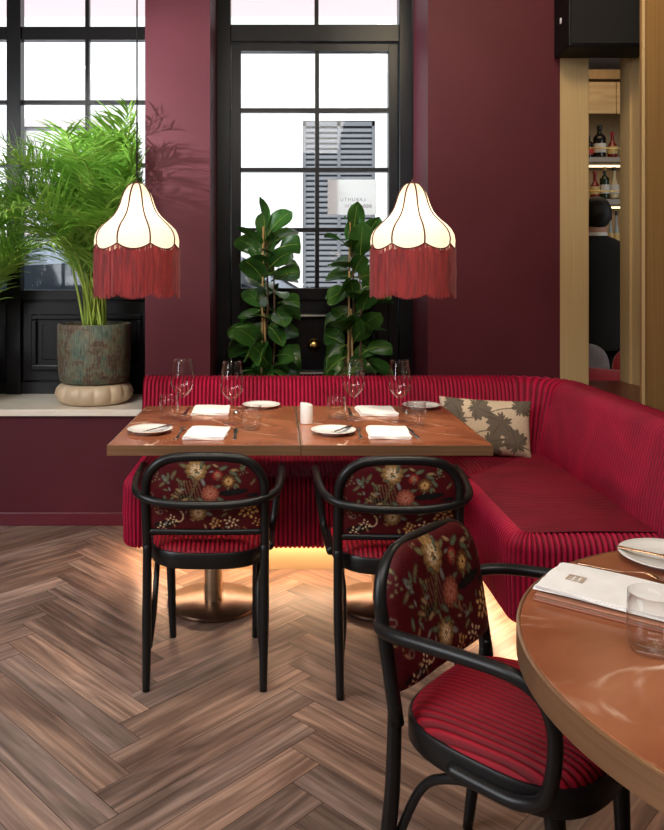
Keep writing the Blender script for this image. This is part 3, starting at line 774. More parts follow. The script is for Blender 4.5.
for (nm, side, it) in (
    ('potted palm side table', 'chair', dict(plate=(150, 432.5), bk=(158, 431), nap=(207, 434.5), fork=(180, 434), knife=(235.5, 434), tum=(251, 429.5), wine=(232, 424))),
    ('potted palm side table', 'banquette', dict(plate=(261.5, 407.5), nap=(211, 411.5), fork=(237, 411.5), knife=(186.5, 412), tum=(169, 418), wine=(182.5, 420))),
    ('cushion side table', 'chair', dict(plate=(333.5, 433.5), bk=(343, 432), nap=(388, 434), fork=(359.5, 434), knife=(413, 433.5), tum=(416, 425), wine=(399.5, 421.5))),
    ('cushion side table', 'banquette', dict(plate=(421.5, 408), nap=(376, 412.3), fork=(404.5, 412), knife=(350, 412.5), tum=(336.5, 418.5), wine=(353.5, 420)))):
    where = f'at the {side} side of the {nm}'
    x, y, z = at(*it['plate']); plate(f'white side plate {where}', (x, y, z), .088)
    if 'bk' in it: cutlery('butter_knife', f'steel butter knife on the side plate, {side} side of the {nm}', (x + .035, y - .005, z + .0175), math.radians(-32), tilt=0)
    napkin(f'folded white linen napkin {where}', at(*it['nap']), math.radians(-3 if side == 'chair' else 2), .158 if side == 'chair' else .165, .205)
    rz = 0 if side == 'chair' else PI
    cutlery('dinner_fork', f'steel fork beside the napkin {where}', at(*it['fork']), rz + R.uniform(-.05, .05))
    cutlery('dinner_knife', f'steel table knife beside the napkin {where}', at(*it['knife']), rz + R.uniform(-.05, .05))
    wine_glass(f'tall clear wine glass {where}', at(*it['wine'])); tumbler(f'clear water tumbler {where}', at(*it['tum']))
def shaker():
    bm = B(); V = lathe(bm, [(0, 0), (.023, 0), (.026, .003), (.0265, .02), (.0265, .078), (.025, .082), (.018, .084), (0, .084)], 36)
    for v in bm.verts:
        if v.co.z > .07: v.co.z += -.16 * (v.co.x)
    o = obj('salt_shaker', bm, M['china'], autosmooth=40); o.location = at(306.5, 423.5)
    tag(o, 'white ceramic shaker with slanted top between the two rectangular tables', 'shaker')
shaker()
# round table setting
plate('white side plate on the round table', (.835, 1.655, ZT), .10)
cutlery('butter_knife', 'thin rose gold knife resting across the plate on the round table', (.805, 1.64, ZT + .0185), math.radians(-128), 'copper')
cutlery('dinner_fork', 'rose gold fork lying above the napkin on the round table', (.715, 1.585, ZT), math.radians(-128), 'copper')
def menu():
    c = Vector((.484, 1.472)); ld = Vector((.79, -.61)).normalized(); wd = Vector((.61, .79)).normalized(); rz = math.atan2(ld.y, ld.x)
    ctr = c + ld * .16 + wd * .085 - wd * .012
    root = thing('menu_folder', 'rose brown menu board under the napkin on the round table', 'menu', (ctr.x, ctr.y, ZT), rz)
    obj('cover', bx(-.155, .165, -.085, .085, .0, .004, bev=.0015), mat('rose_brown_leather', (.36, .14, .09), .4), root, smooth=False)
    obj('pages', bx(-.150, .160, -.080, .081, .0042, .0085), mat('kraft_pages', (.55, .36, .25), .7), root, smooth=False)
    obj('cover', bx(-.152, .163, -.084, .085, .0088, .0118, bev=.001), mat('copper_board', (.48, .22, .14), .35, .5), root, smooth=False)
    ctr = c + ld * .155 + wd * .083
    o = napkin('long folded white napkin with small square emblem on the round table', (ctr.x, ctr.y, ZT + .0136), rz, .31, .158, .010)
    bm = B(); s = .0028
    for i in range(9):
        for j in range(9):
            if (i * 7 + j * 3 + i * j) % 3 or i in (0, 8) or j in (0, 8):
                box(bm, -.115 + i * .0036, -.115 + i * .0036 + s, -.016 + j * .0036, -.016 + j * .0036 + s, .0096, .0106)
    e = obj('emblem', bm, mat('beige_thread', (.50, .38, .27), .8), o, smooth=False); e['label'] = 'small square beige emblem'
menu()
tumbler('clear water tumbler on the round table by the napkin', (.612, 1.262, ZT))

# ------------------------------------------------------------------ chairs
def tapestry_img(nu, nv, W, Hh, flip=False):
    u = np.linspace(-.5, .5, nu); v = np.linspace(0, 1, nv); U, V_ = np.meshgrid(u, v)
    rs = np.random.RandomState(5)
    img = np.zeros((nv, nu, 3)); img[:] = (.070, .0022, .0050)
    img *= 1 + .25 * rs.randn(nv, nu, 1) * .6
    Xm, Ym = U * W, V_ * Hh
    def P(cx, cy): return ((cx - 317) / 485 * W, (335 - cy) / 295 * Hh)
    S = W / 485
    def mask(m, c, a=1.): img[m] = img[m] * (1 - a) + np.array(c) * a
    def ell(cx, cy, a, b, rot, c):
        dx, dy = Xm - cx, Ym - cy; x = dx * math.cos(rot) + dy * math.sin(rot); y = -dx * math.sin(rot) + dy * math.cos(rot)
        q = (x / a) ** 2 + (y / b) ** 2; m = q < 1; img[m] = np.array(c) * (1.2 - .95 * q[m] ** 1.5)[:, None] * (1 + .22 * np.sin(Xm[m] * 900 + Ym[m] * 500))[:, None]
    def flower(cx, cy, r, c, c2):
        px, py = P(cx, cy); r *= S
        for ring, (rr, np_, k) in enumerate(((1., 11, .45), (.8, 9, .65), (.6, 8, .85), (.42, 6, 1.0), (.24, 5, 1.2))):
            for i in range(np_):
                a = 2 * PI * i / np_ + ring * .5 + cx
                ell(px + math.cos(a) * r * rr * .62, py + math.sin(a) * r * rr * .62, r * rr * .40, r * rr * .30, a, [x * k for x in (c if ring < 2 else c2)])
        ell(px, py, r * .14, r * .14, 0, [x * .4 for x in c])
    def leaf(cx, cy, l, rot, c): px, py = P(cx, cy); ell(px, py, l * S, l * S * .38, rot, c)
    def sprig(cx, cy, r, c, n=9):
        px, py = P(cx, cy)
        for i in range(n):
            a = i * 2.4; d = r * S * math.sqrt((i + .5) / n); ell(px + d * math.cos(a), py + d * math.sin(a), r * S * .24, r * S * .15, a, c)
    OLI = (0.15, 0.13, 0.06); GOLD = (0.62, 0.34, 0.12); CRM = (0.72, 0.52, 0.3); SAL = (0.62, 0.16, 0.09); RED = (0.45, 0.035, 0.03); BLK = (.008, .006, .006); GRN = (0.11, 0.12, 0.07); BLU = (0.19, 0.18, 0.16)
    # dark islets
    for cx, cy, a, b in ((440, 172, 62, 14), (150, 305, 55, 16), (235, 190, 40, 10), (520, 185, 30, 8), (330, 330, 60, 6)):
        px, py = P(cx, cy); ell(px, py, a * S, b * S, .12, BLK)
    # willow strokes
    for i in range(12):
        x0 = 203 + i * 8.5
        for j in range(26):
            t = j / 25; px, py = P(x0 + 7 * math.sin(t * 4 + i), 125 + 80 * t); ell(px, py, 2.0 * S, 3. * S, 0, [c * (1.2 - .5 * t) for c in (.16, .11, .05)])
    for (cx, cy, l, rot) in ((150, 120, 26, 2.2), (135, 140, 20, .7), (185, 100, 24, 1.), (230, 65, 22, 2.7), (330, 70, 20, .5), (395, 75, 24, .4), (440, 95, 22, -.4), (480, 75, 18, 1.), (460, 120, 22, -.9), (310, 130, 22, -1.2), (370, 150, 20, .3), (300, 205, 22, 2.5), (380, 200, 22, -.5), (240, 235, 20, 2.9), (330, 260, 22, -.4), (400, 265, 18, .5), (110, 80, 14, 2.), (525, 130, 16, 1.)):
        leaf(cx, cy, l, rot, R.choice([OLI, GRN, BLU, (.14, .10, .05)]))
    flower(282, 82, 48, GOLD, CRM); flower(340, 178, 40, SAL, (.5, .16, .1)); flower(288, 256, 38, GOLD, CRM); flower(372, 102, 26, RED, SAL); flower(420, 128, 32, (.30, .12, .04), GOLD)
    for i in range(46):
        a = rs.rand() * 6.28; d = 60 + 75 * rs.rand(); leaf(325 + 1.5 * d * math.cos(a), 165 + .8 * d * math.sin(a), 9 + 9 * rs.rand(), rs.rand() * 3.1, [OLI, GRN, BLU, (.30, .19, .09), (.22, .10, .05)][rs.randint(5)])
    for i in range(22):
        leaf(90 + rs.rand() * 450, 230 + rs.rand() * 95, 7 + 8 * rs.rand(), rs.rand() * 3.1, [OLI, BLU, (.30, .19, .09), (.26, .11, .05)][rs.randint(4)])
    sprig(500, 245, 40, GOLD, 14); sprig(430, 298, 30, CRM, 10); sprig(360, 300, 26, GOLD, 9); sprig(105, 110, 26, (.16, .11, .06), 8); sprig(480, 82, 24, OLI, 8); sprig(130, 318, 22, CRM, 7); sprig(540, 300, 22, GOLD, 7); sprig(530, 70, 18, (.2, .14, .07), 6); sprig(175, 285, 22, CRM, 8); sprig(100, 230, 20, (.22, .13, .06), 7); sprig(205, 40, 18, (.2, .13, .07), 6)
    for i in range(30):
        t = i / 29; px, py = P(205 + 18 * math.cos(t * 3.6 - 1.2), 272 + 22 * math.sin(t * 3.6 - 1.2)); ell(px, py, 4 * S, 3 * S, 0, CRM)
    for cx, cy in ((85, 185), (125, 255), (455, 320), (395, 230)):
        px, py = P(cx, cy); dx, dy = Xm - px, Ym - py; q = np.hypot(dx, dy); mask((np.abs(q - 9 * S) < 1.6 * S), (.16, .11, .08))
    return img
def build_chair(label, loc, rz):
    root = thing('bentwood_armchair', label, 'chair', loc, rz, 'bentwood armchairs')
    bk = M['black_chair']
    W = .196
    def lean(z): return -.200 - max(0, z - .45) * .18
    # rear legs, front legs
    for s in (-1, 1):
        bm = B(); tube(bm, [(s * .192, -.250, 0), (s * .193, -.232, .14), (s * .195, -.212, .30), (s * .196, lean(.475), .480)], lambda t: .0125 + (.0042 * min(1, t * 2) - .0021 * max(0, t - .5) * 2), 14, smooth_n=5); obj('leg', bm, bk, root)
        bm = B(); tube(bm, [(s * .155, .132, 0), (s * .160, .128, .2), (s * .166, .115, .41)], lambda t: .012 + .008 * t, 14, smooth_n=5); obj('leg', bm, bk, root)
        bm = B(); tube(bm, [(s * .186, -.225, .13), (s * .176, -.200, .22), (s * .174, -.150, .325), (s * .180, -.08, .372), (s * .184, 0, .388), (s * .182, .08, .390)], .0098, 10, smooth_n=6); obj('side_brace', bm, bk, root)
    # back frame: a bent hoop
    r = .105; zt = .766; pts = [(-W, lean(.44), .44), (-W - .001, lean(.55), .55)]
    for i in range(9):
        a = PI - PI / 2 * i / 8; pts.append((-W + r + r * math.cos(a), lean(zt - r + r * math.sin(a)), zt - r + r * math.sin(a)))
    pts += [(-.055, lean(zt + .003), zt + .003)]
    pts += [(-x, y, z) for x, y, z in pts[::-1]]
    bm = B(); tube(bm, pts, .0155, 14, smooth_n=3); obj('back_frame', bm, bk, root)
    bm = B(); tube(bm, [(-W, lean(.512), .512), (0, lean(.512) - .010, .512), (W, lean(.512), .512)], .011, 12, smooth_n=8); obj('back_rail', bm, bk, root)
    # upholstered back pad
    nu, nv = 150, 112; z0, z1 = .515, .762; hw = W - .010; Hh = z1 - z0
    img = tapestry_img(nu, nv, 2 * hw, Hh)
    bm = B(); cl = bm.verts.layers.float_color.new('Col'); S = {}
    for side in (1, -1):
        rows = []; hw = W + .004 if side > 0 else W - .010; z0 = .498 if side > 0 else .515; z1 = .780 if side > 0 else .762; Hh = z1 - z0
        for j in range(nv):
            t = j / (nv - 1); z = z0 + Hh * t; rt = r + .008 if side > 0 else r - .012
            dz = z - (z1 - rt); wv = hw if dz <= 0 else hw - rt + math.sqrt(max(0, rt * rt - dz * dz)); 
            if t < .06: wv -= .012 * (1 - t / .06) ** 2
            row = []
            for i in range(nu):
                s = -1 + 2 * i / (nu - 1); x = s * wv; e = max(0, (1 - s ** 6)) * max(0, (1 - (2 * t - 1) ** 8))
                th = (.042 if side > 0 else .010) * e ** .5
                vv = bm.verts.new((x, lean(z) + side * th - .012 * (1 - s * s) * .4, z))
                ii = i if side < 0 else nu - 1 - i
                gx = min(nu - 1, max(0, int(round((s * wv / hw * .5 + .5) * (nu - 1)))))
                ii = gx if side < 0 else nu - 1 - gx
                vv[cl] = (*img[j, ii], 1); row.append(vv)
            rows.append(row)
        for a, b in zip(rows, rows[1:]):
            for k in range(nu - 1): bm.faces.new((a[k], a[k + 1], b[k + 1], b[k]))
    bmesh.ops.remove_doubles(bm, verts=bm.verts, dist=.0003)
    p = obj('backrest', bm, M['tapestry'], root); p['label'] = 'dark red backrest with a floral tapestry print'
    # seat frame and cushion
    def outline(k, n=72, dz=0):
        out = []
        for i in range(n):
            a = 2 * PI * i / n; c, s_ = math.cos(a), math.sin(a); e = 2 / 3.1
            x = math.copysign(abs(c) ** e, c); y = math.copysign(abs(s_) ** e, s_)
            wx = .209 + .012 * y
            out.append((x * wx * k, y * .212 * k - .024))
        return out
    bm = B(); rows = []
    for k, z in ((.90, .392), (.985, .392), (1.0, .396), (1.0, .438), (.985, .444), (.90, .444)):
        rows.append([(x, y, z) for x, y in outline(k)])
    rows.append(rows[0]); V = grid(bm, rows, True); bmesh.ops.remove_doubles(bm, verts=bm.verts, dist=1e-5)
    obj('seat_frame', bm, bk, root, autosmooth=45)
    N = 210; pitch = .0160
    bm = B(); rows = []
    for j in range(60):
        y = -.222 + .444 * j / 59; row = []
        yn = max(-1, min(1, y / .222 * 1.0)); xm = (.209 + .012 * yn) * max(0., 1 - abs(yn) ** 3.1) ** (1 / 3.1) * .972
        for i in range(N + 1):
            x = -.222 + .444 * i / N
            xx = max(-xm, min(xm, x)); d = 1 - max(abs(xx) / max(xm, 1e-6) if xm > 0 else 1, 0) ** 5 if abs(x) < xm else 0
            dy = 1 - abs(yn) ** 5
            hgt = .428 + .050 * (max(0, d) * max(0, dy)) ** .42 + .006 * (1 - (xx / .22) ** 2) * (1 - yn * yn)
            h = hgt - .0075 * (1 - rib(x, pitch)) * (1 if d > .05 else 0)
            row.append((xx, y * .212 / .222 * .972 - .024, h))
        rows.append(row)
    grid(bm, rows, rib_fn=lambda j, i: rib(-.222 + .444 * i / N, pitch)); c = obj('seat', bm, M['velvet_seat'], root); c['label'] = 'crimson ribbed velvet seat'
    # continuous bent arm hoop around the back
    h = [(0, -.280, .617), (.11, -.274, .620), (.19, -.248, .629), (.235, -.195, .640), (.250, -.10, .652), (.255, .02, .660), (.256, .09, .658), (.252, .135, .632), (.243, .150, .575), (.232, .142, .50), (.222, .120, .44), (.217, .07, .413), (.214, .0, .410), (.212, -.07, .412)]
    full = [(-x, y, z) for x, y, z in h[::-1]] + h[1:]
    bm = B(); tube(bm, full, .0135, 14, smooth_n=6); obj('arm_hoop', bm, bk, root)
    return root
C1 = build_chair('black bentwood armchair with floral back pulled up to the palm side table', (-.237, 2.793, 0), 0)
C2 = dup(C1, (.395, 2.743, 0), 0, 'black bentwood armchair with floral back pulled up to the cushion side table')
fx, fy = .74, -.672
C3 = dup(C1, (.378 + fx * .20, 1.738 + fy * .20, 0), math.atan2(fy, fx) - PI / 2, 'black bentwood armchair turned towards the round table, velvet seat in view')

# ------------------------------------------------------------------ pendant lamps
def pendant(label, loc, rz=0.):
    root = thing('pendant_lamp', label, 'lamp', loc, rz, 'fringed pendant lamps')
    KS = .92; NL = 8; ph = math.radians(6.6 - 90)
    prof = [(.190, .0), (.193, .02), (.188, .042), (.176, .062), (.157, .082), (.132, .102), (.110, .122), (.095, .142), (.085, .162), (.077, .182), (.071, .202), (.063, .222), (.052, .240), (.040, .254), (.028, .262), (.014, .264)]
    prof = [(r * KS, z) for r, z in prof]
    def lob(a): return abs(math.sin(NL / 2 * (a - ph)))     # 0 at the ribs, 1 mid-panel
    bm = B(); seg = 128; rows = []
    for k, (r, z) in enumerate(prof):
        row = []
        for i in range(seg):
            a = 2 * PI * i / seg; l = lob(a); rr = r * (1 + .035 * l ** .7 * min(1, r / .1)); zz = z - (.026 * (l ** .8) if k == 0 else .010 * l * max(0, 1 - z / .06))
            row.append((rr * math.cos(a), rr * math.sin(a), zz))
        rows.append(row)
    grid(bm, rows, True); sh = obj('lamp_shade', bm, M['shade'], root); sh['label'] = 'cream silk shade glowing from within'
    bm = B()
    for q in range(NL):
        a = ph + 2 * PI * q / NL
        tube(bm, [((r + .0015) * math.cos(a), (r + .0015) * math.sin(a), z) for r, z in prof], .0038, 6)
    tube(bm, [(.1935 * KS * (1 + .035 * lob(a) ** .7) * math.cos(a), .1935 * KS * (1 + .035 * lob(a) ** .7) * math.sin(a), -.026 * lob(a) ** .8) for a in [2 * PI * i / seg for i in range(seg)]], .003, 6, closed=True)
    obj('piping', bm, M['rib'], root)
    rr = random.Random(11); bm = B(); n = 620
    for i in range(n):
        a = 2 * PI * i / n + rr.uniform(-.003, .003); l = lob(a); ro = .1925 * KS * (1 + .035 * l ** .7) + rr.uniform(-.004, .003)
        zt_ = -.026 * l ** .8 + .002; zb = -.212 - .022 * (l ** .7) + rr.uniform(-.006, .006)
        w = rr.uniform(.0009, .0015); tx, ty = -math.sin(a) * w, math.cos(a) * w
        prev = None
        for k in range(5):
            t = k / 4; rad = ro + rr.uniform(-.002, .002) * (1 if 0 < k else 0); z = zt_ + (zb - zt_) * t
            p1 = bm.verts.new((rad * math.cos(a) - tx, rad * math.sin(a) - ty, z)); p2 = bm.verts.new((rad * math.cos(a) + tx, rad * math.sin(a) + ty, z)); p3 = bm.verts.new(((rad + w) * math.cos(a), (rad + w) * math.sin(a), z))
            if prev: bm.faces.new((prev[0], prev[2], p3, p1)); bm.faces.new((prev[2], prev[1], p2, p3))
            prev = (p1, p2, p3)
    # netted heading of the fringe
    row0, row1 = [], []
    for i in range(256):
        a = 2 * PI * i / 256; l = lob(a); r_ = .190 * KS * (1 + .035 * l ** .7); row0.append((r_ * math.cos(a), r_ * math.sin(a), -.026 * l ** .8 - .02)); row1.append((r_ * math.cos(a), r_ * math.sin(a), -.20 - .018 * l))
    grid(bm, [row0, row1], True)
    f = obj('fringe', bm, M['fringe'], root); f['label'] = 'long red silk fringe'
    bm = B(); lathe(bm, [(0, .261), (.014, .262), (.015, .266), (.007, .272), (.004, .282), (0, .283)], 20); obj('cap', bm, M['rib'], root)
    bm = B(); tube(bm, [(0, 0, .29), (0, 0, H - loc[2])], .0036, 8); obj('cord', bm, M['cord'], root)
    bm = B(); lathe(bm, [(0, .06), (.02, .065), (.034, .09), (.036, .11), (.024, .14), (.014, .16), (.014, .19), (0, .19)], 24); obj('bulb', bm, M['bulb'], root)
    L = bpy.data.lights.new('pendant_light', 'POINT'); L.energy = 1.15; L.color = (1., .84, .66); L.shadow_soft_size = .05
    lo = bpy.data.objects.new('pendant_light', L); COL.objects.link(lo); lo.location = (loc[0], loc[1], loc[2] + .03)
    return root
LD = 3.4
pendant('cream pendant lamp with red fringe hanging before the potted palm', (X(137, LD), LD, Z(244, LD)), math.radians(21.5))
pendant('cream pendant lamp with red fringe hanging before the dark wall beside the door', (X(412.5, LD), LD, Z(244, LD)))

# ------------------------------------------------------------------ plants
def palm(label, loc, potr, poth, nf, seed, lim, scale=1., base_z=0., azs=None, pot_m='pot', hmax=2.45):
    rr = random.Random(seed); root = thing('potted_palm', label, 'plant', loc)
    bm = B(); lathe(bm, [(0, 0), (potr * .86, 0), (potr * .93, .012), (potr * .97, .06), (potr, poth * .6), (potr * 1.0, poth - .012), (potr * .985, poth), (potr * .94, poth), (potr * .92, poth - .03), (0, poth - .035)], 56); obj('pot', bm, M[pot_m], root, autosmooth=50)
    bm = B(); lathe(bm, [(0, poth - .028), (potr * .5, poth - .026), (potr * .93, poth - .034)], 32); obj('soil', bm, M['soil'], root)
    st = B(); fo = B()
    def clamp(p):
        q = Vector(p); w = q + Vector(loc)
        if w.x > -.80 and w.y > 3.9: w.x = -.80 + (w.x + .80) * .35
        if w.y > lim[0]: w.y = lim[0] - (w.y - lim[0]) * .15
        if w.y > 4.20 and w.x > lim[1]: w.x = lim[1] - (w.x - lim[1]) * .1
        if w.x < lim[2]: w.x = lim[2]
        return w - Vector(loc)
    for i in range(nf):
        az = rr.choice(azs)() if azs else rr.uniform(0, 2 * PI)
        Lf = scale * rr.uniform(.80, 1.40); el = math.radians(rr.uniform(74, 90)); droop = rr.uniform(.35, 1.75)
        p = Vector((rr.gauss(0, .035), rr.gauss(0, .03), poth - .03)); d0 = Vector((math.cos(az), math.sin(az), 0))
        pts = []; n = 26; e = el
        for k in range(n + 1):
            pts.append(p.copy()); t = k / n
            e = el - droop * (t ** 1.9) * 1.25
            p = p + (d0 * math.cos(e) + Vector((0, 0, 1)) * math.sin(e)) * (Lf / n)
        pts = [clamp(q) for q in pts]
        tube(st, pts, lambda t: (.0065 * (1 - t) ** .7 + .0012) * (scale ** .5), 6)
        start = .36
        side_v = Vector((-d0.y, d0.x, 0)); npair = 40
        for k in range(npair):
            t = start + (1 - start) * (k / (npair - 1)) * .985; f = t * n; i0 = min(n - 1, int(f)); c = pts[i0].lerp(pts[i0 + 1], f - i0); tg = (pts[i0 + 1] - pts[i0]); tg = tg.normalized() if tg.length > 1e-6 else d0
            q = (t - start) / (1 - start); ll = scale * (.34 * (math.sin(PI * (.16 + .78 * q)) ** .8)) * rr.uniform(.85, 1.1)
            up = side_v.cross(tg); up = up if up.z >= 0 else -up
            for s in (-1, 1):
                dr = (tg * .62 + side_v * s * .72 + up * .22 + Vector((rr.gauss(0, .13), rr.gauss(0, .13), rr.gauss(0, .13)))).normalized()
                nrm = dr.cross(tg); nrm = nrm.normalized() if nrm.length > 1e-6 else up
                wv = dr.cross(up); wv = wv.normalized() if wv.length > 1e-6 else side_v
                ww = .0060 * scale * rr.uniform(.8, 1.15); a = c.copy(); dd = dr.copy(); prev = None
                for m_ in range(5):
                    tt = m_ / 4; hw_ = ww * (.45 + 1.5 * tt) if tt < .3 else ww * (1 - ((tt - .3) / .7) ** 1.6) + .0006
                    pc = clamp(a); v1 = fo.verts.new(pc - wv * hw_); v2 = fo.verts.new(pc + wv * hw_)
                    if prev: fo.faces.new((prev[0], prev[1], v2, v1))
                    prev = (v1, v2); dd = (dd + Vector((0, 0, -.30 * tt))).normalized(); a = a + dd * ll / 4
    obj('stem', st, M['palm_stem'], root); obj('foliage', fo, M['palm'], root)
    return root
PX, PY, PZ = X(94.5, 4.47), 4.47, SILL
def pot_base():
    def lob(a, z): return 1 + .085 * (abs(math.sin(7 * a)) ** .6 - .7) * math.sin(PI * min(1, max(0, z / .115))) ** .6
    bm = B(); lathe(bm, [(0, .0), (.170, 0), (.196, .012), (.212, .035), (.216, .06), (.208, .088), (.190, .108), (.165, .117), (0, .117)], 168, lobe=lob)
    o = obj('pot_stand', bm, M['pot_base']); o.location = (PX, PY, PZ + .0005)
    tag(o, 'low beige scalloped stand under the verdigris palm pot', 'stand')
pot_base()
front = lambda: R.uniform(-PI * 1.03, -PI * .12)
palm('feathery green palm in a mottled verdigris pot on the window sill', (PX, PY, PZ + .118), .208, .335, 40, 21, (4.70, -.77, -3.2), 1.0, azs=[front, front, front, lambda: R.uniform(-.9, -.3), lambda: R.uniform(PI - .3, PI + .8)])
palm('second green palm whose fronds reach in beside the window post', (-1.79, 4.44, SILL + .001), .17, .30, 26, 5, (4.70, -.77, -3.2), .80, azs=[front, lambda: R.uniform(-.9, .1), lambda: R.uniform(-.8, 0)], pot_m='clay')

def fig(label, loc, seed, htop, stake_top, xr):
    rr = random.Random(seed); root = thing('fiddle_leaf_fig', label, 'plant', loc)
    bm = B(); lathe(bm, [(0, 0), (.12, 0), (.13, .01), (.155, .30), (.158, .33), (.15, .335), (.142, .30), (0, .295)], 40); obj('pot', bm, M['clay'], root, autosmooth=50)
    bm = B(); lathe(bm, [(0, .305), (.143, .302)], 24); obj('soil', bm, M['soil'], root)
    bm = B(); spts = [(-.02, .01, .30), (-.025, 0, .6), (-.01, -.01, .9), (.01, 0, 1.2), (0, 0, htop - .1)]; tube(bm, spts, lambda t: .011 - .006 * t, 8, smooth_n=6)
    sp2 = [(.03, 0, .30), (.035, -.02, .7), (.05, -.01, 1.0), (.045, 0, htop - .25)]; tube(bm, sp2, lambda t: .009 - .005 * t, 8, smooth_n=6); obj('stem', bm, M['stem'], root)
    for x0, x1 in ((-.03, -.005), (.02, -.0)):
        bm = B(); tube(bm, [(x0, -.03, .3), (x1 - .01, -.03, stake_top if x0 < 0 else stake_top - .5)], .0062, 8); k = obj('stake', bm, M['stake'], root)
    S1, S2 = catmull(spts, 12), catmull(sp2, 12)
    fo = B(); n = 66; mids = []
    for i in range(n):
        t = i / (n - 1); src = S1 if i % 3 else S2; zt_ = .62 + (htop - .70) * t
        c = min(src, key=lambda p: abs(p.z - zt_)).copy(); c.z = min(zt_, htop - .06)
        az = i * 2.4 + rr.uniform(-.4, .4); el = math.radians(rr.uniform(-20, 60) + 40 * max(0, t - .66) / .34)
        l = rr.uniform(.16, .225) * (1 - .10 * t); wd = l * rr.uniform(.33, .40)
        d = Vector((math.cos(az) * math.cos(el), math.sin(az) * math.cos(el), math.sin(el))); sd = Vector((-math.sin(az), math.cos(az), 0)); up = d.cross(sd); up = up if up.z > 0 else -up
        tw = rr.uniform(-1.1, 1.1)
        if i % 5 < 3:
            want = Vector((rr.uniform(-.5, .5), -1, rr.uniform(.1, .9))); sd = d.cross(want)
            sd = sd.normalized() if sd.length > .2 else Vector((-math.sin(az), math.cos(az), 0)); up = sd.cross(d).normalized(); up = up if up.y < 0 else -up; tw *= .25
        sd, up = sd * math.cos(tw) + up * math.sin(tw), up * math.cos(tw) - sd * math.sin(tw)
        rows = []; mid = []; p = c.copy(); dd = d.copy(); K = 9
        for k in range(K + 1):
            s = k / K; p = p + dd * (l + .03) / K; mid.append(p.copy()); dd = (dd - Vector((0, 0, 1)) * .075).normalized()
            hw = wd * max(.03, (math.sin(PI * min(1, s ** 1.15 * .97 + .03)) ** .62) * (.62 + .5 * s)) if k > 1 else .003
            row = []
            for u in (-1, -.66, -.33, 0, .33, .66, 1):
                q = p + sd * u * hw + up * (.18 * abs(u) ** 1.5 * hw + .008 * math.sin(7 * s + 3 * u + i) * abs(u))
                w = q + Vector(loc)
                w.y = min(w.y, 4.725)
                if w.z < .92: w.y = max(w.y, 4.265)
                w.x = xr[0] + (w.x - xr[0]) * .15 if w.x < xr[0] else (xr[1] + (w.x - xr[1]) * .15 if w.x > xr[1] else w.x)
                row.append(w - Vector(loc))
            rows.append(row)
        grid(fo, rows); mids.append([Vector(q[3]) + up * .0012 for q in rows[:-1]])
    obj('foliage', fo, M['fig'], root)
    bm = B()
    for q in mids: tube(bm, q, lambda t: .0026 - .0018 * t, 5)
    v = obj('foliage_vein', bm, M['palm_stem'], root); v['label'] = 'pale green leaf midribs'
fig('fiddle leaf fig with cane stake, nearer the potted palm, behind the banquette', (X(266, 4.5), 4.5, 0.0005), 4, 1.66, 1.645, (-.28, .125))
fig('fiddle leaf fig with cane stake behind the banquette, nearer the cushion', (X(352, 4.5), 4.5, 0.0005), 9, 1.62, 1.67, (.285, .66))

# ------------------------------------------------------------------ speaker box over the opening
def speaker():
    x0, x1, y0, y1, z0 = 1.508, 1.96, 4.0, 4.225, 2.545
    root = thing('hanging_loudspeaker', 'black box loudspeaker mounted high over the gold framed opening', 'speaker', ((x0 + x1) / 2, (y0 + y1) / 2, z0))
    a, b = (x1 - x0) / 2, (y1 - y0) / 2
    obj('cabinet', bx(-a, a, -b + .008, b, 0, .62, bev=.006), M['speaker'], root, smooth=False)
    obj('grille', bx(-a + .012, a - .012, -b, -b + .0078, .014, .606, bev=.003), M['grille'], root, smooth=False)
    bm = B(); box(bm, -a - .001, -a + .004, -b + .02, b - .02, .28, .288); box(bm, -a - .001, -a + .004, -b + .02, -b + .024, .02, .6); obj('seam', bm, M['speaker'], root, smooth=False)
    obj('badge', bx(-a - .003, -a, .0, .018, .155, .185), mat('white_badge', (.8, .8, .8), .4), root, smooth=False)
    bm = B(); box(bm, -.06, .06, -.03, .05, .62, H - z0); obj('bracket', bm, M['speaker'], root, smooth=False)
speaker()

# ------------------------------------------------------------------ bar shelves, bottles, person
def bar_shelf():
    root = thing('bar_shelf', 'lit gold bar shelving seen through the opening', 'shelf', (3.0, 7.1, 0))
    d = 7.1
    for z, th in ((Z(160, d), .045), (Z(201, d), .05), (Z(252, d), .05), (1.05, .05)):
        s = obj('shelf_board', bx(-.75, .75, -.18, .36, z - th, z, bev=.003), mat('grey_shelf_edge', (.30, .26, .22), .5), root, smooth=False)
        obj('light_strip', bx(-.74, .74, .02, .05, z - th - .015, z - th - .0005), M['shelf_led'], s, smooth=False)
    for x in (-.77, .75): obj('side_panel', bx(x, x + .02, -.2, .37, 0, 3.3), M['wood_shelf'], root, smooth=False)
    obj('back_panel', bx(-.75, .75, .362, .38, 0, 3.3), M['gold_dark'], root, smooth=False)
    for x0, x1 in ((-.75, .02), (.024, .75)): obj('cabinet_door', bx(x0, x1, -.19, -.17, Z(118, d), Z(87, d), bev=.004), M['wood_shelf'], root, smooth=False)
    obj('pelmet', bx(-.75, .75, -.19, .3, Z(84, d), Z(75, d)), M['gold_dark'], root, smooth=False)
    for z in (Z(151, d), Z(193, d)): 
        bm = B(); tube(bm, [(-.75, -.16, z), (.75, -.16, z)], .005, 8); obj('guard_rail', bm, M['gold_metal'], root)
bar_shelf()
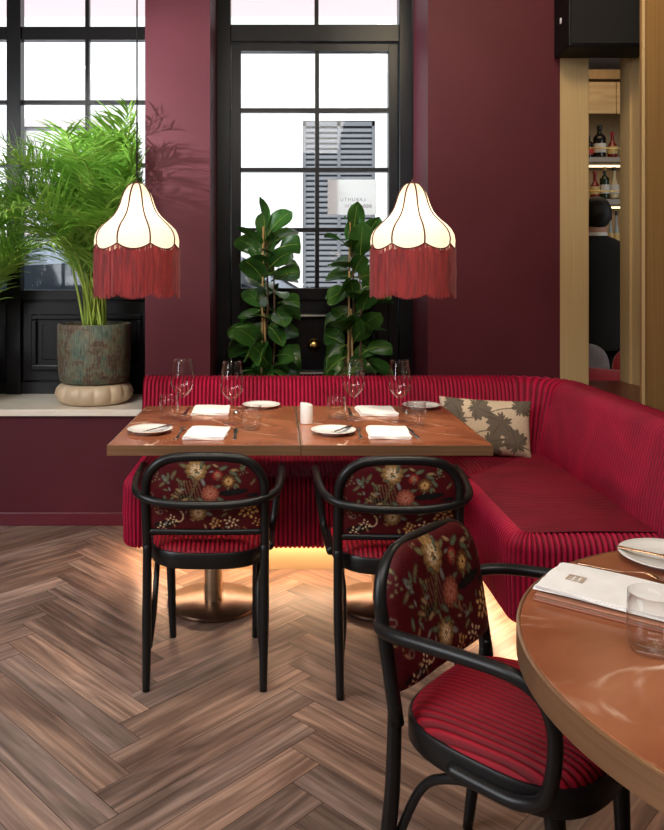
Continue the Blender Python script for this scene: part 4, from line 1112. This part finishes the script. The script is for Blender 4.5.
def bottle(label, px, zpy, r, h, glass, cap, labc, shape='whisky', d=7.02):
    root = thing('liquor_bottle', label, 'bottle', (X(px, d), d, Z(zpy, 7.1) + .001), 0, 'bottles on the lit bar shelves')
    if shape == 'whisky': pr = [(0, 0), (r * .9, 0), (r, .01), (r, h * .58), (r * .9, h * .66), (r * .4, h * .74), (r * .34, h * .78), (r * .34, h * .9)]
    elif shape == 'round': pr = [(0, 0), (r * .8, 0), (r, .03), (r * 1.02, h * .35), (r * .8, h * .52), (r * .38, h * .64), (r * .32, h * .72), (r * .32, h * .9)]
    else: pr = [(0, 0), (r * .9, 0), (r, .02), (r * .95, h * .3), (r * .7, h * .5), (r * .4, h * .66), (r * .33, h * .8), (r * .33, h * .9)]
    bm = B(); lathe(bm, pr, 24); obj('body', bm, glass, root)
    bm = B(); lathe(bm, [(0, h * .88), (r * .42, h * .88), (r * .44, h * .9), (r * .44, h * .99), (0, h)], 18); obj('cap', bm, cap, root, autosmooth=40)
    bm = B(); lathe(bm, [(r * 1.015 + .001, h * .16), (r * 1.015 + .001, h * .44)], 24); obj('paper_label', bm, labc, root)
G = {k: mat('bottle_' + k, c, .12) for k, c in dict(dark=(.012, .010, .010), red=(.20, .012, .01), amber=(.20, .07, .015), green=(.02, .03, .015), cream=(.62, .50, .30), clear=(.35, .38, .36)).items()}
K = {k: mat('cap_' + k, c, .4) for k, c in dict(black=(.01, .01, .01), red=(.35, .01, .01), gold=(.5, .32, .1)).items()}
LB = {k: mat('label_' + k, c, .6) for k, c in dict(white=(.6, .57, .52), yellow=(.6, .42, .16), red=(.4, .03, .02)).items()}
bottle('tall dark bottle with white label on the upper lit shelf', 599.5, 160, .055, .30, G['dark'], K['black'], LB['white'])
bottle('rounded red bottle with yellow label on the upper lit shelf', 612.3, 160, .042, .24, G['red'], K['red'], LB['yellow'], 'round')
bottle('dark bottle half hidden by the gold jamb on the upper lit shelf', 588.5, 160, .042, .21, G['dark'], K['black'], LB['red'])
bottle('amber bottle with red cap on the lower lit shelf', 594.8, 200, .042, .25, G['red'], K['red'], LB['yellow'], 'round')
bottle('dark green bottle with white label on the lower lit shelf', 604.6, 200, .042, .29, G['green'], K['gold'], LB['white'])
bottle('slim cream bottle with black cap on the lower lit shelf', 614, 200, .042, .29, G['cream'], K['black'], LB['white'], 'slim')
for k, (px, lab) in enumerate(((610.3, 'clear bottle with gold label beside the dark-haired man'), (616.3, 'clear bottle with gold label second from the dark-haired man'), (622, 'clear bottle with gold label against the gold jamb, below the cream bottle'))):
    bottle(lab, px, 251, .026, .36, G['clear'], K['black'], LB['yellow'], 'slim')

def person():
    px, py = X(597, 5.3), 5.3
    root = thing('person', 'dark-haired person in black suit and white collar seen from behind at the bar', 'person', (px, py, .003), math.radians(-6))
    def skinned(name, verts, edges, m, root_i=0, lv=2):
        me = bpy.data.meshes.new(name); me.from_pydata([v[:3] for v in verts], edges, []); o = bpy.data.objects.new(name, me); COL.objects.link(o); o.parent = root
        md = o.modifiers.new('Skin', 'SKIN'); md.use_smooth_shade = True
        lay = me.skin_vertices[0].data if me.skin_vertices else None
        if lay is None:
            bm_ = bmesh.new(); bm_.from_mesh(me); bm_.verts.layers.skin.verify(); bm_.to_mesh(me); bm_.free(); lay = me.skin_vertices[0].data
        for i, v in enumerate(verts):
            rx = v[3]; lay[i].radius = (rx, v[4] if len(v) > 4 else rx); lay[i].use_root = (i == root_i)
        sd = o.modifiers.new('Sub', 'SUBSURF'); sd.levels = lv; sd.render_levels = lv
        me.materials.append(m); return o
    # body: pelvis, spine, neck, arms with hands, legs - one continuous surface
    V = [(0, 0, .98, .13), (0, .01, 1.15, .12), (0, .01, 1.38, .14), (0, 0, 1.55, .085), (0, .0, 1.62, .052)]; E = [(0, 1), (1, 2), (2, 3), (3, 4)]
    def add(v, p): V.append(v); E.append((p, len(V) - 1)); return len(V) - 1
    nk = add((0, .012, 1.70, .056), 4); hd = add((0, .02, 1.78, .080, .092), nk); tp = add((0, .015, 1.84, .070), hd)
    for s in (-1, 1):
        sh = add((s * .16, 0, 1.53, .062), 3); ua = add((s * .235, .01, 1.44, .052), sh); el = add((s * .27, .0, 1.17, .042), ua); wr = add((s * .275, .10, .93, .026), el); pm = add((s * .272, .125, .87, .030, .02), wr)
        for f, (dx, l) in enumerate(((-.024, .075), (-.008, .085), (.009, .08), (.025, .062))):
            k = add((s * .272, .125 + dx, .835, .0088), pm); k = add((s * .268, .13 + dx, .80, .008), k); add((s * .26, .132 + dx, .835 - l, .007), k)
        t = add((s * .255, .165, .865, .010), pm); add((s * .245, .18, .83, .008), t)
        hp = add((s * .09, 0, .90, .10), 0); kn = add((s * .10, .01, .50, .06), hp); an = add((s * .10, -.02, .09, .04), kn); add((s * .11, .12, .04, .035), an)
    skinned('body', V, E, M['skin'])
    # jacket by stacked sections
    bm = B(); rows = []
    for z, a, b, y in ((.86, .215, .150, 0), (.95, .212, .148, 0), (1.08, .200, .14, .005), (1.2, .198, .138, .01), (1.35, .215, .142, .01), (1.45, .228, .138, .005), (1.52, .225, .125, 0), (1.565, .195, .105, 0), (1.60, .135, .088, 0), (1.625, .082, .072, .0), (1.63, .066, .062, 0)):
        rows.append([(a * math.copysign(abs(math.cos(t)) ** .85, math.cos(t)), y + b * math.sin(t), z) for t in [2 * PI * i / 40 for i in range(40)]])
    grid(bm, rows, True); obj('jacket', bm, M['suit'], root)
    for s in (-1, 1):
        bm = B(); tube(bm, [(s * .17, 0, 1.545), (s * .225, .005, 1.48), (s * .262, .008, 1.33), (s * .285, .0, 1.17), (s * .285, .05, 1.05), (s * .28, .095, .945)], lambda t: .072 - .030 * t, 16, smooth_n=5); obj('sleeve', bm, M['suit'], root)
        bm = B(); tube(bm, [(s * .09, 0, .95), (s * .098, .005, .7), (s * .102, .01, .45), (s * .103, -.012, .06)], lambda t: .112 - .045 * t, 18, smooth_n=5); obj('trouser_leg', bm, M['suit'], root)
        bm = B(); tube(bm, [(s * .108, -.065, .045), (s * .11, .02, .045), (s * .118, .12, .035), (s * .12, .19, .028)], lambda t: .042 - .012 * t, 14, smooth_n=4); obj('shoe', bm, M['speaker'], root)
    bm = B(); lathe(bm, [(.064, 1.612), (.066, 1.63), (.064, 1.652), (.061, 1.653), (.062, 1.63)], 32); obj('shirt_collar', bm, M['shirt'], root)
    # hair: cap over the skull, open at the face (+Y)
    bm = B(); rows = []
    for i in range(15):
        ph_ = PI * .5 - PI * .86 * i / 14; row = []
        for k in range(40):
            t = 2 * PI * k / 40; fy = math.sin(t); cut = max(0., fy) ** .7 * max(0, (i - 5) / 9) * .9
            rr_ = math.cos(ph_) if ph_ > -.2 else math.cos(ph_) * .96
            row.append((.099 * rr_ * math.cos(t), .015 + .118 * rr_ * math.sin(t) * (1 - cut * .35), 1.785 + .118 * math.sin(ph_) + cut * .12))
        rows.append(row)
    V2 = grid(bm, rows, True); bm.faces.new(V2[0]); obj('hair', bm, M['hair'], root)
    # face: nose, ears, eyes, mouth (turned away from the room)
    bm = B(); tube(bm, [(0, .105, 1.785), (0, .122, 1.755), (0, .118, 1.742)], lambda t: .008 + .006 * t, 8); obj('nose', bm, M['skin'], root)
    for s in (-1, 1):
        bm = B(); bmesh.ops.create_uvsphere(bm, u_segments=14, v_segments=8, radius=1); bmesh.ops.scale(bm, verts=bm.verts, vec=(.010, .018, .030)); bmesh.ops.translate(bm, verts=bm.verts, vec=(s * .098, .012, 1.765)); obj('ear', bm, M['skin'], root)
        bm = B(); bmesh.ops.create_uvsphere(bm, u_segments=12, v_segments=8, radius=.011); bmesh.ops.translate(bm, verts=bm.verts, vec=(s * .032, .095, 1.785)); obj('eye', bm, M['china'], root)
    bm = B(); tube(bm, [(-.025, .095, 1.715), (0, .103, 1.714), (.025, .095, 1.715)], .005, 8); obj('mouth', bm, M['red_flat'], root)
person()
def bar_seats():
    d = 4.95
    root = thing('bar_bench', 'red velvet bench back below the gold framed opening, in front of the person', 'bench', (2.15, d, 0))
    bm = B(); rows = []
    for x in [i / 20 for i in range(21)]:
        xx = -.35 + .9 * x; zt_ = .80 - .10 * x
        rows.append([(xx, y, z) for y, z in ((.09, .1), (.09, zt_ - .04), (.06, zt_ - .005), (0.02, zt_), (-.02, zt_ - .01), (-.05, zt_ - .05), (-.06, .45), (-.06, .1))])
    V = grid(bm, rows); bm.faces.new(V[0]); bm.faces.new(V[-1][::-1]); obj('backrest', bm, M['red_flat'], root, autosmooth=50)
    obj('seat', bx(-.35, .55, .095, .26, .1, .44, bev=.03), M['red_flat'], root)
    obj('plinth', bx(-.33, .53, -.04, .24, 0, .1), M['gold_dark'], root, smooth=False)
    bm = B(); bmesh.ops.create_uvsphere(bm, u_segments=28, v_segments=18, radius=1)
    for v in bm.verts:
        c = v.co; c.x = math.copysign(abs(c.x) ** .6, c.x); c.z = math.copysign(abs(c.z) ** .6, c.z); c.x *= .24; c.y *= .05; c.z *= .24
    o = obj('grey_cushion', bm, M['grey_cloth']); o.location = (1.95, 5.105, .681)
    tag(o, 'grey cushion propped on the red bench in front of the person', 'cushion')
    bm = B(); bmesh.ops.create_uvsphere(bm, u_segments=28, v_segments=18, radius=1)
    for v in bm.verts:
        c = v.co; c.x = math.copysign(abs(c.x) ** .6, c.x); c.z = math.copysign(abs(c.z) ** .6, c.z); c.x *= .14; c.y *= .045; c.z *= .22
    o = obj('red_cushion', bm, M['red_flat']); o.location = (2.345, 5.11, .661)
    tag(o, 'small red cushion beside the grey one below the gold opening', 'cushion')
bar_seats()

# ------------------------------------------------------------------ lights
def light(name, kind, loc, target, energy, color=(1, 1, 1), **kw):
    L = bpy.data.lights.new(name, kind); L.energy = energy; L.color = color
    for k, v in kw.items(): setattr(L, k, v)
    o = bpy.data.objects.new(name, L); COL.objects.link(o); o.location = loc
    o.rotation_euler = (Vector(target) - Vector(loc)).to_track_quat('-Z', 'Y').to_euler(); return o
light('sun_light', 'SUN', (0, 0, 10), (1.5, 9, 0.5), 6.5, (1, .98, .95), angle=.02)
light('ceiling_light', 'AREA', (-.4, .3, 3.5), (-.1, 2.4, .6), 68, (1, .94, .88), shape='RECTANGLE', size=2.6, size_y=1.8)  # unseen soft fill added under the ceiling to lift the room
for x, y, tx, ty, e in ((-.27, 2.5, -.27, 3.25, 95), (.44, 2.5, .44, 3.25, 95)):
    light('table_spot', 'SPOT', (x, y, 3.5), (tx, ty, .75), e, (1, .88, .72), spot_size=math.radians(44), spot_blend=.8, shadow_soft_size=.12)  # unseen spot added to brighten each table top
light('window_spill', 'AREA', (-3.2, 1.2, 2.0), (-.6, 2.8, .2), 95, (.93, .96, 1.), shape='RECTANGLE', size=2.4, size_y=1.8)  # added fill beside the solid left wall, standing in for daylight
light('spot_light', 'SPOT', (-2.7, 2.6, 2.3), (-.50, 4.2, 2.35), 620, (.84, 1., 1.), spot_size=math.radians(30), spot_blend=.9, shadow_soft_size=.03)
light('spot_light', 'SPOT', (-1.9, 1.6, 3.4), (-1.15, 4.35, 1.75), 190, (1, .98, .9), spot_size=math.radians(34), spot_blend=.9, shadow_soft_size=.15)
light('bar_light', 'AREA', (2.6, 6.2, 3.3), (2.7, 6.6, 0), 4.5, (1, .75, .45), shape='RECTANGLE', size=1.2, size_y=.8)
light('gold_wall_light', 'AREA', (1.0, 2.6, 3.4), (1.75, 4.0, 1.2), 16, (1, .82, .55), size=.5)  # added to brighten the gold panels, no fixture here

w = bpy.data.worlds.new('sky'); SC.world = w; w.use_nodes = True
bg = w.node_tree.nodes['Background']; bg.inputs[0].default_value = (.86, .93, 1., 1); bg.inputs[1].default_value = 1.5

# ------------------------------------------------------------------ camera
cam = bpy.data.cameras.new('camera'); co = bpy.data.objects.new('camera', cam); COL.objects.link(co)
co.location = (0, 0, EYE); co.rotation_euler = (PI / 2, 0, 0)
cam.sensor_fit = 'HORIZONTAL'; cam.sensor_width = 36; cam.lens = 36 * F / 664
cam.shift_x = (332 - VX) / 664; cam.shift_y = -(415 - VY) / 664
cam.clip_start = .02; cam.clip_end = 100
SC.camera = co
SC.view_settings.view_transform = 'Standard'; SC.view_settings.look = 'None'; SC.view_settings.exposure = 0.7; SC.view_settings.gamma = 1.0
SC.cycles.use_denoising = True
SC.cycles.max_bounces = 10; SC.cycles.transparent_max_bounces = 24; SC.cycles.sample_clamp_indirect = 4.0
SC.cycles.caustics_reflective = False; SC.cycles.caustics_refractive = False
